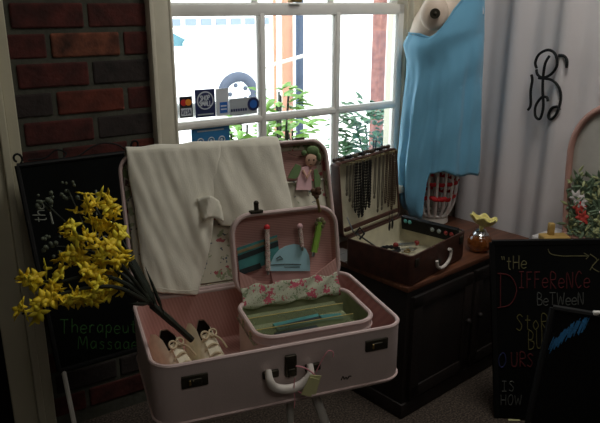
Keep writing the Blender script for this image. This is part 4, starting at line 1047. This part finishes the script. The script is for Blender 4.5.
# domed pale blue card
o = lid_thing('greeting_card', 'pale blue dome shaped card in the lid pocket of the small case', 'card', (291, 260), .008)
dome = [(270, 271), (271, 263), (274, 256), (279, 250), (286, 246), (294, 244), (301, 245), (306, 249), (309, 255), (310, 262), (310, 271)]
b = nb(); prism(b, lq(o, .009, *dome), V((0, .002, 0))); obj('card', b, 'skyblue', o, smooth=False)
b = nb(); tube(b, lq(o, .0082, (271, 265), (285, 264), (301, 264.5)), .0011, 5); tube(b, lq(o, .0082, (276, 259), (280, 256), (283, 259), (277, 260)), .0011, 5); tube(b, lq(o, .0082, (284, 267), (300, 267)), .0007, 5); obj('lettering', b, 'darkprint', o)
# ribbon clips
def clip(label, top, bot, ballm, wpx, bm_):
    o = lid_thing('ribbon_clip', label, 'clip', top, .004, 'ribbon clips in the small case lid')
    a, c = lq(o, .004, top, bot)
    b = nb(); pts = [a.lerp(c, t/10) for t in range(11)]; tube(b, pts, [wpx*K*(1+.08*(-1)**t) for t in range(11)], 10, flat=.7); obj('ribbon', b, bm_, o)
    b = nb(); ball(b, a+V((0, 0, .004)), .0085, (1, .8, 1), 12); obj('button', b, ballm, o)
    b = nb(); d = (c-a).normalized(); tube(b, [c, c+d*.012], .004, 8); obj('clasp', b, 'silver', o); return o
clip('floral ribbon clip with red button over the teal postcard', (267, 229), (268, 270), 'redrib', 3.2, 'floralT')
clip('floral ribbon clip with pink button above the blue dome card', (300, 228), (302, 246), 'dollpink', 2.8, 'floralT')
o = clip('light green ribbon clip with flower at the right of the small lid', (320, 222), (314, 252), 'pwhite', 4.4, 'ribgreen')
a, = lq(o, .0, (320, 223)); b = nb()
for k in range(6): ball(b, a+V((.010*math.cos(k*1.047), -.002, .010*math.sin(k*1.047))), .0065, (1, .5, 1), 8)
obj('flower', b, 'chalk_cream', o)
o = lid_thing('hair_clip', 'brown feathered hair clip hung on the small case lid top', 'hair clip', (316, 204), -.008)
a, c = lq(o, -.012, (316, 190), (320, 212)); b = nb()
for k in range(10): ball(b, a+V((random.uniform(-.009, .009), random.uniform(-.004, .004), random.uniform(-.018, .004))), .007, (1, .6, 1), 8)
obj('tuft', b, 'browntan', o); b = nb(); tube(b, [a+V((0, 0, -.016)), c], .004, 7); obj('strap', b, 'brass', o)
# contents of the small case: clear dividers with gold edges, cards
trz = CHH-.012
o = T('clear_tray', 'clear plastic tray with gold edges inside the small pink case', 'tray', MX[sc_] @ V((.086, .14, trz-.012)), BCR)
b = nb(); box(b, (0, 0, 0), (.27, .155, .003), None, .001); obj('sheet', b, 'clear', o)
for y in (-.046, .018):
    b = nb(); box(b, (0, y, .010), (.27, .003, .02)); dd = obj('divider', b, 'clear', o); b = nb(); tube(b, [(-.135, y, .021), (.135, y, .021)], .0013, 6); obj('gold_edge', b, 'gold', dd)
for n_, lb, q, s, m, ro in (('booklet', 'teal and black printed booklet lying flat in the small pink case', (.0, -.016), (.125, .036), 'teal', 6), ('card', 'pale teal card lying at the right in the small pink case', (.085, -.020), (.06, .03), 'teal', -8), ('card', 'dark narrow card at the front of the small pink case', (-.02, -.060), (.11, .02), 'darkprint', 2)):
    oo = T(n_, lb, 'card' if n_ == 'card' else 'booklet', MX[o] @ V((q[0], q[1], .002)), BCR+R(ro))
    b = nb(); box(b, (0, 0, .004), (s[0], s[1], .006), None, .001); obj('cover', b, m, oo)
    if n_ == 'booklet': b = nb(); box(b, (0, -.006, .0075), (s[0]*.9, .014, .001)); obj('print', b, 'darkprint', oo, smooth=False)
# ================================================================== BABY SHOES
def shoe(label, x, y, rz, tilt):
    o = T('baby_shoe', label, 'shoe', MX[bc] @ V((x, y, .010)), BCR+R(rz), 'baby shoes in the pink suitcase')
    o.rotation_euler = (R(tilt), 0, BCR+R(rz)); o.scale = (1.1, 1.15, 1.42)
    b = nb(); rows = []
    # sections along y: heel (+y) to toe (-y)
    secs = [(.062, .018, .010, .060), (.055, .027, .004, .088), (.035, .032, .002, .095), (.012, .033, .0, .090), (-.008, .033, .0, .072), (-.028, .034, .0, .054), (-.048, .033, .001, .043), (-.062, .024, .004, .032), (-.068, .012, .008, .022)]
    rg = []
    for y_, hw, z0_, z1_ in secs:
        rg.append([b.verts.new((hw*math.cos(a)*(1 if math.sin(a) < 0 else .86), y_, (z0_+z1_)/2+(z1_-z0_)/2*math.copysign(abs(math.sin(a))**.8, math.sin(a)))) for a in [2*PI*k/20 for k in range(20)]])
    def skin_(bm, k_, lift):
        rg = []
        for y_, hw, z0_, z1_ in secs:
            rg.append([bm.verts.new((hw*k_*math.cos(a)*(1 if math.sin(a) < 0 else .86), y_*k_, lift+(z0_+z1_)/2+(z1_-z0_)/2*k_*math.copysign(abs(math.sin(a))**.8, math.sin(a)))) for a in [2*PI*k/20 for k in range(20)]])
        for n_, (A, B) in enumerate(zip(rg, rg[1:])):
            for k in range(20):
                if n_ < 4 and 3 <= k <= 6: continue
                bm.faces.new((A[k], A[(k+1) % 20], B[(k+1) % 20], B[k]))
        bm.faces.new(rg[0]); bm.faces.new(rg[-1][::-1])
    b.free(); b = nb(); skin_(b, 1, 0); obj('upper', b, 'cream', o)
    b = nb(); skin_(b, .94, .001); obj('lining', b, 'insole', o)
    b = nb(); prism(b, [(-.014, -.048, .040), (.014, -.048, .040), (.013, -.006, .078), (-.013, -.006, .078)], (0, .003, -.004)); obj('tongue', b, 'cream', o)
    b = nb(); prism(b, [(rr*1, yy, 0) for rr, yy in [(.018, .064), (.03, .05), (.033, 0), (.035, -.035), (.024, -.064), (0, -.072), (-.024, -.064), (-.035, -.035), (-.033, 0), (-.03, .05), (-.018, .064)]], (0, 0, .007)); obj('sole', b, 'browntan', o)
    for k in range(3):
        y_ = -.010-.013*k; z_ = .073-.012*k
        b = nb(); tube(b, smooth_path([(-.018, y_, z_-.006), (0, y_-.004, z_+.004), (.018, y_, z_-.006)], 4), .0024, 6); obj('lace', b, 'lace', o)
    b = nb()
    for s in (-1, 1): tube(b, [V((s*.010+.009*math.cos(t), -.012+.005*math.sin(t), .079+.005*math.sin(t))) for t in [2*PI*k/14 for k in range(14)]], .0022, 6, True)
    tube(b, smooth_path([(0, -.01, .08), (.02, -.025, .07), (.028, -.04, .055)], 4), .0022, 6); obj('lace_bow', b, 'lace', o)
    return o
shoe('cream baby shoe with laces at the left corner of the suitcase', -.218, .175, 30, 0)
shoe('cream baby shoe with laces standing right of its twin', -.132, .195, 18, 0)
# ================================================================== FORSYTHIA SPRAY
fs = T('flower_spray', 'spray of yellow forsythia with dark stems resting across the pink suitcase edge', 'flowers', MX[bc] @ V((-.13, .26, .03)), 0)
def fpt(px, py, d): return L(fs, atd(px, py, d))
root = [(192, 340, 1.53), (172, 322, 1.50), (152, 305, 1.47)]
stems = [
 [(152, 305, 1.47), (134, 272, 1.43), (116, 240, 1.41), (102, 218, 1.42), (92, 205, 1.44), (78, 200, 1.45)],
 [(152, 305, 1.47), (132, 268, 1.40), (118, 250, 1.37), (114, 228, 1.37), (112, 208, 1.38), (104, 196, 1.39)],
 [(152, 305, 1.47), (124, 268, 1.36), (104, 252, 1.33), (82, 236, 1.32), (66, 230, 1.32)],
 [(152, 305, 1.47), (122, 282, 1.36), (92, 275, 1.32), (58, 282, 1.30), (38, 280, 1.30), (24, 276, 1.30)],
 [(152, 305, 1.47), (119, 288, 1.34), (86, 288, 1.30), (56, 296, 1.28), (38, 306, 1.28), (22, 314, 1.28)],
 [(152, 305, 1.47), (124, 278, 1.40), (106, 262, 1.39), (86, 254, 1.38), (70, 256, 1.38), (52, 270, 1.38)],
 [(152, 305, 1.47), (126, 288, 1.40), (106, 290, 1.37), (84, 300, 1.35), (66, 300, 1.34)],
]
b = nb(); tube(b, smooth_path([fpt(*q) for q in root], 6), [.0075]*6+[.0085]*7, 8); obj('stem', b, 'stem', fs)
sites = []
for si, s in enumerate(stems):
    P = smooth_path([fpt(*q) for q in s], 8); n = len(P)
    b = nb(); tube(b, P, [.0042*(1-.7*k/(n-1))+.0006 for k in range(n)], 7); obj('stem', b, 'stem', fs)
    k0 = int(n*.30)
    for j in range(25):
        t = (j+.5)/25; k = min(n-1, int(k0+(n-1-k0)*t)); sites.append((P[k], (P[k]-P[max(0, k-2)]).normalized()))
def blossom_mesh():
    b = nb()
    for k in range(4):
        a = 2*PI*k/4+.2
        leaf(b, V((0, 0, .004)), (math.cos(a), math.sin(a), .40), (0, 0, 1), .0185, .0066, .12)
    tube(b, [(0, 0, -.004), (0, 0, .006)], [.0016, .003], 6); return b
proto = []
for m in ('petal', 'petal2'):
    o = obj('blossom', blossom_mesh(), m, fs); sm = o.modifiers.new('thickness', 'SOLIDIFY'); sm.thickness = .0007; proto.append(o)
from mathutils import Euler
random.shuffle(sites)
for i, (p, d) in enumerate(sites[:98]):
    o = proto[i % 2] if i < 2 else proto[i % 2].copy()
    if i >= 2: COL.objects.link(o); o.parent = fs
    outd = V((random.gauss(0, 1), random.gauss(-.7, .7), random.gauss(.1, .9))).normalized()
    o.location = p + outd*random.uniform(.004, .022); o.rotation_euler = outd.to_track_quat('Z', 'Y').to_euler()
    s = random.uniform(1.0, 1.3); o.scale = (s, s, s)
b = nb()
for p, d in sites[98:]:
    outd = V((random.gauss(0, 1), random.gauss(-.2, .7), random.gauss(0, .9))).normalized(); q = outd.to_track_quat('Z', 'Y'); c0 = p+outd*random.uniform(.0, .012); s_ = random.uniform(.9, 1.2)
    for k in range(4):
        a = PI/2*k+.2; leaf(b, c0+q @ V((0, 0, .004)), q @ V((math.cos(a), math.sin(a), .4)), q @ V((0, 0, 1)), .0185*s_, .0066*s_, .12)
o = obj('inner_blossoms', b, 'petal2', fs); o['kind'] = 'stuff'; sm = o.modifiers.new('thickness', 'SOLIDIFY'); sm.thickness = .0007
for a, c, w in (((158, 310, 1.48), (118, 232, 1.44), .011), ((165, 316, 1.48), (145, 266, 1.40), .005), ((160, 312, 1.48), (126, 258, 1.43), .012), ((156, 308, 1.46), (116, 268, 1.40), .012), ((150, 304, 1.45), (128, 304, 1.38), .006), ((150, 304, 1.45), (118, 290, 1.38), .008), ((150, 302, 1.45), (124, 246, 1.42), .010), ((146, 300, 1.44), (118, 278, 1.37), .010)):
    A, C = fpt(*a), fpt(*c); b = nb(); leaf(b, A, C-A, (.3, -1, .4), (C-A).length, w, .3); o = obj('leaf', b, 'leafd', fs); sm = o.modifiers.new('thickness', 'SOLIDIFY'); sm.thickness = .0012
for q, n in (((44, 202, 1.45), 20), ((52, 246, 1.42), 16), ((68, 190, 1.46), 10)):
    P = [fpt(150, 303, 1.47), fpt(100, 255, 1.45), fpt(*q)]; b = nb(); tube(b, smooth_path(P, 6), .0022, 6); obj('stem', b, 'stem', fs)
    b = nb()
    for k in range(n): ball(b, P[2]+V((random.uniform(-.018, .018), random.uniform(-.01, .01), random.uniform(-.022, .022))), random.uniform(.003, .006), (1, 1, 1), 8)
    obj('bud_cluster', b, 'greyleaf', fs, label='grey green bud cluster')
# ================================================================== LIGHT
w = bpy.data.worlds.new('world'); S.world = w; w.use_nodes = True
bg = w.node_tree.nodes['Background']; bg.inputs['Color'].default_value = (.86, .94, 1, 1); bg.inputs['Strength'].default_value = 4.2
sun = bpy.data.lights.new('sun', 'SUN'); sun.energy = 5.0; sun.angle = R(2); sun.color = (1, .95, .86)
so = bpy.data.objects.new('sun', sun); COL.objects.link(so)
sd = (WY*math.cos(R(60))+WX*.25-V((0, 0, 1))*math.sin(R(60))).normalized(); so.rotation_euler = sd.to_track_quat('-Z', 'Y').to_euler()
pl = bpy.data.lights.new('window_portal', 'AREA'); pl.shape = 'RECTANGLE'; pl.size = 1.06; pl.size_y = 1.44; pl.cycles.is_portal = True
po_ = bpy.data.objects.new('window_portal', pl); COL.objects.link(po_); po_.location = WM @ V((.87, .16, 1.38)); po_.rotation_euler = (-WY).to_track_quat('-Z', 'Z').to_euler()
def lamp(name, loc, e, size, col):
    l = bpy.data.lights.new(name, 'AREA'); l.shape = 'DISK'; l.size = size; l.energy = e; l.color = col
    o = bpy.data.objects.new(name, l); COL.objects.link(o); o.location = loc; return o
lamp('ceiling_lamp', WM @ V((1.0, -1.15, 2.78)), 15, .8, (1, .97, .90))
lamp('shop_lamp', WM @ V((-.3, -3.2, 2.78)), 8.5, 1.2, (1, .95, .86))  # unseen fill light added behind the camera to lift the room
S.view_settings.view_transform = 'Standard'; S.view_settings.look = 'None'; S.view_settings.gamma = 1; S.view_settings.exposure = 0
S.view_settings.use_curve_mapping = False
S.cycles.use_denoising = True
S.cycles.max_bounces = 8; S.cycles.transparent_max_bounces = 12
S.cycles.sample_clamp_indirect = 6
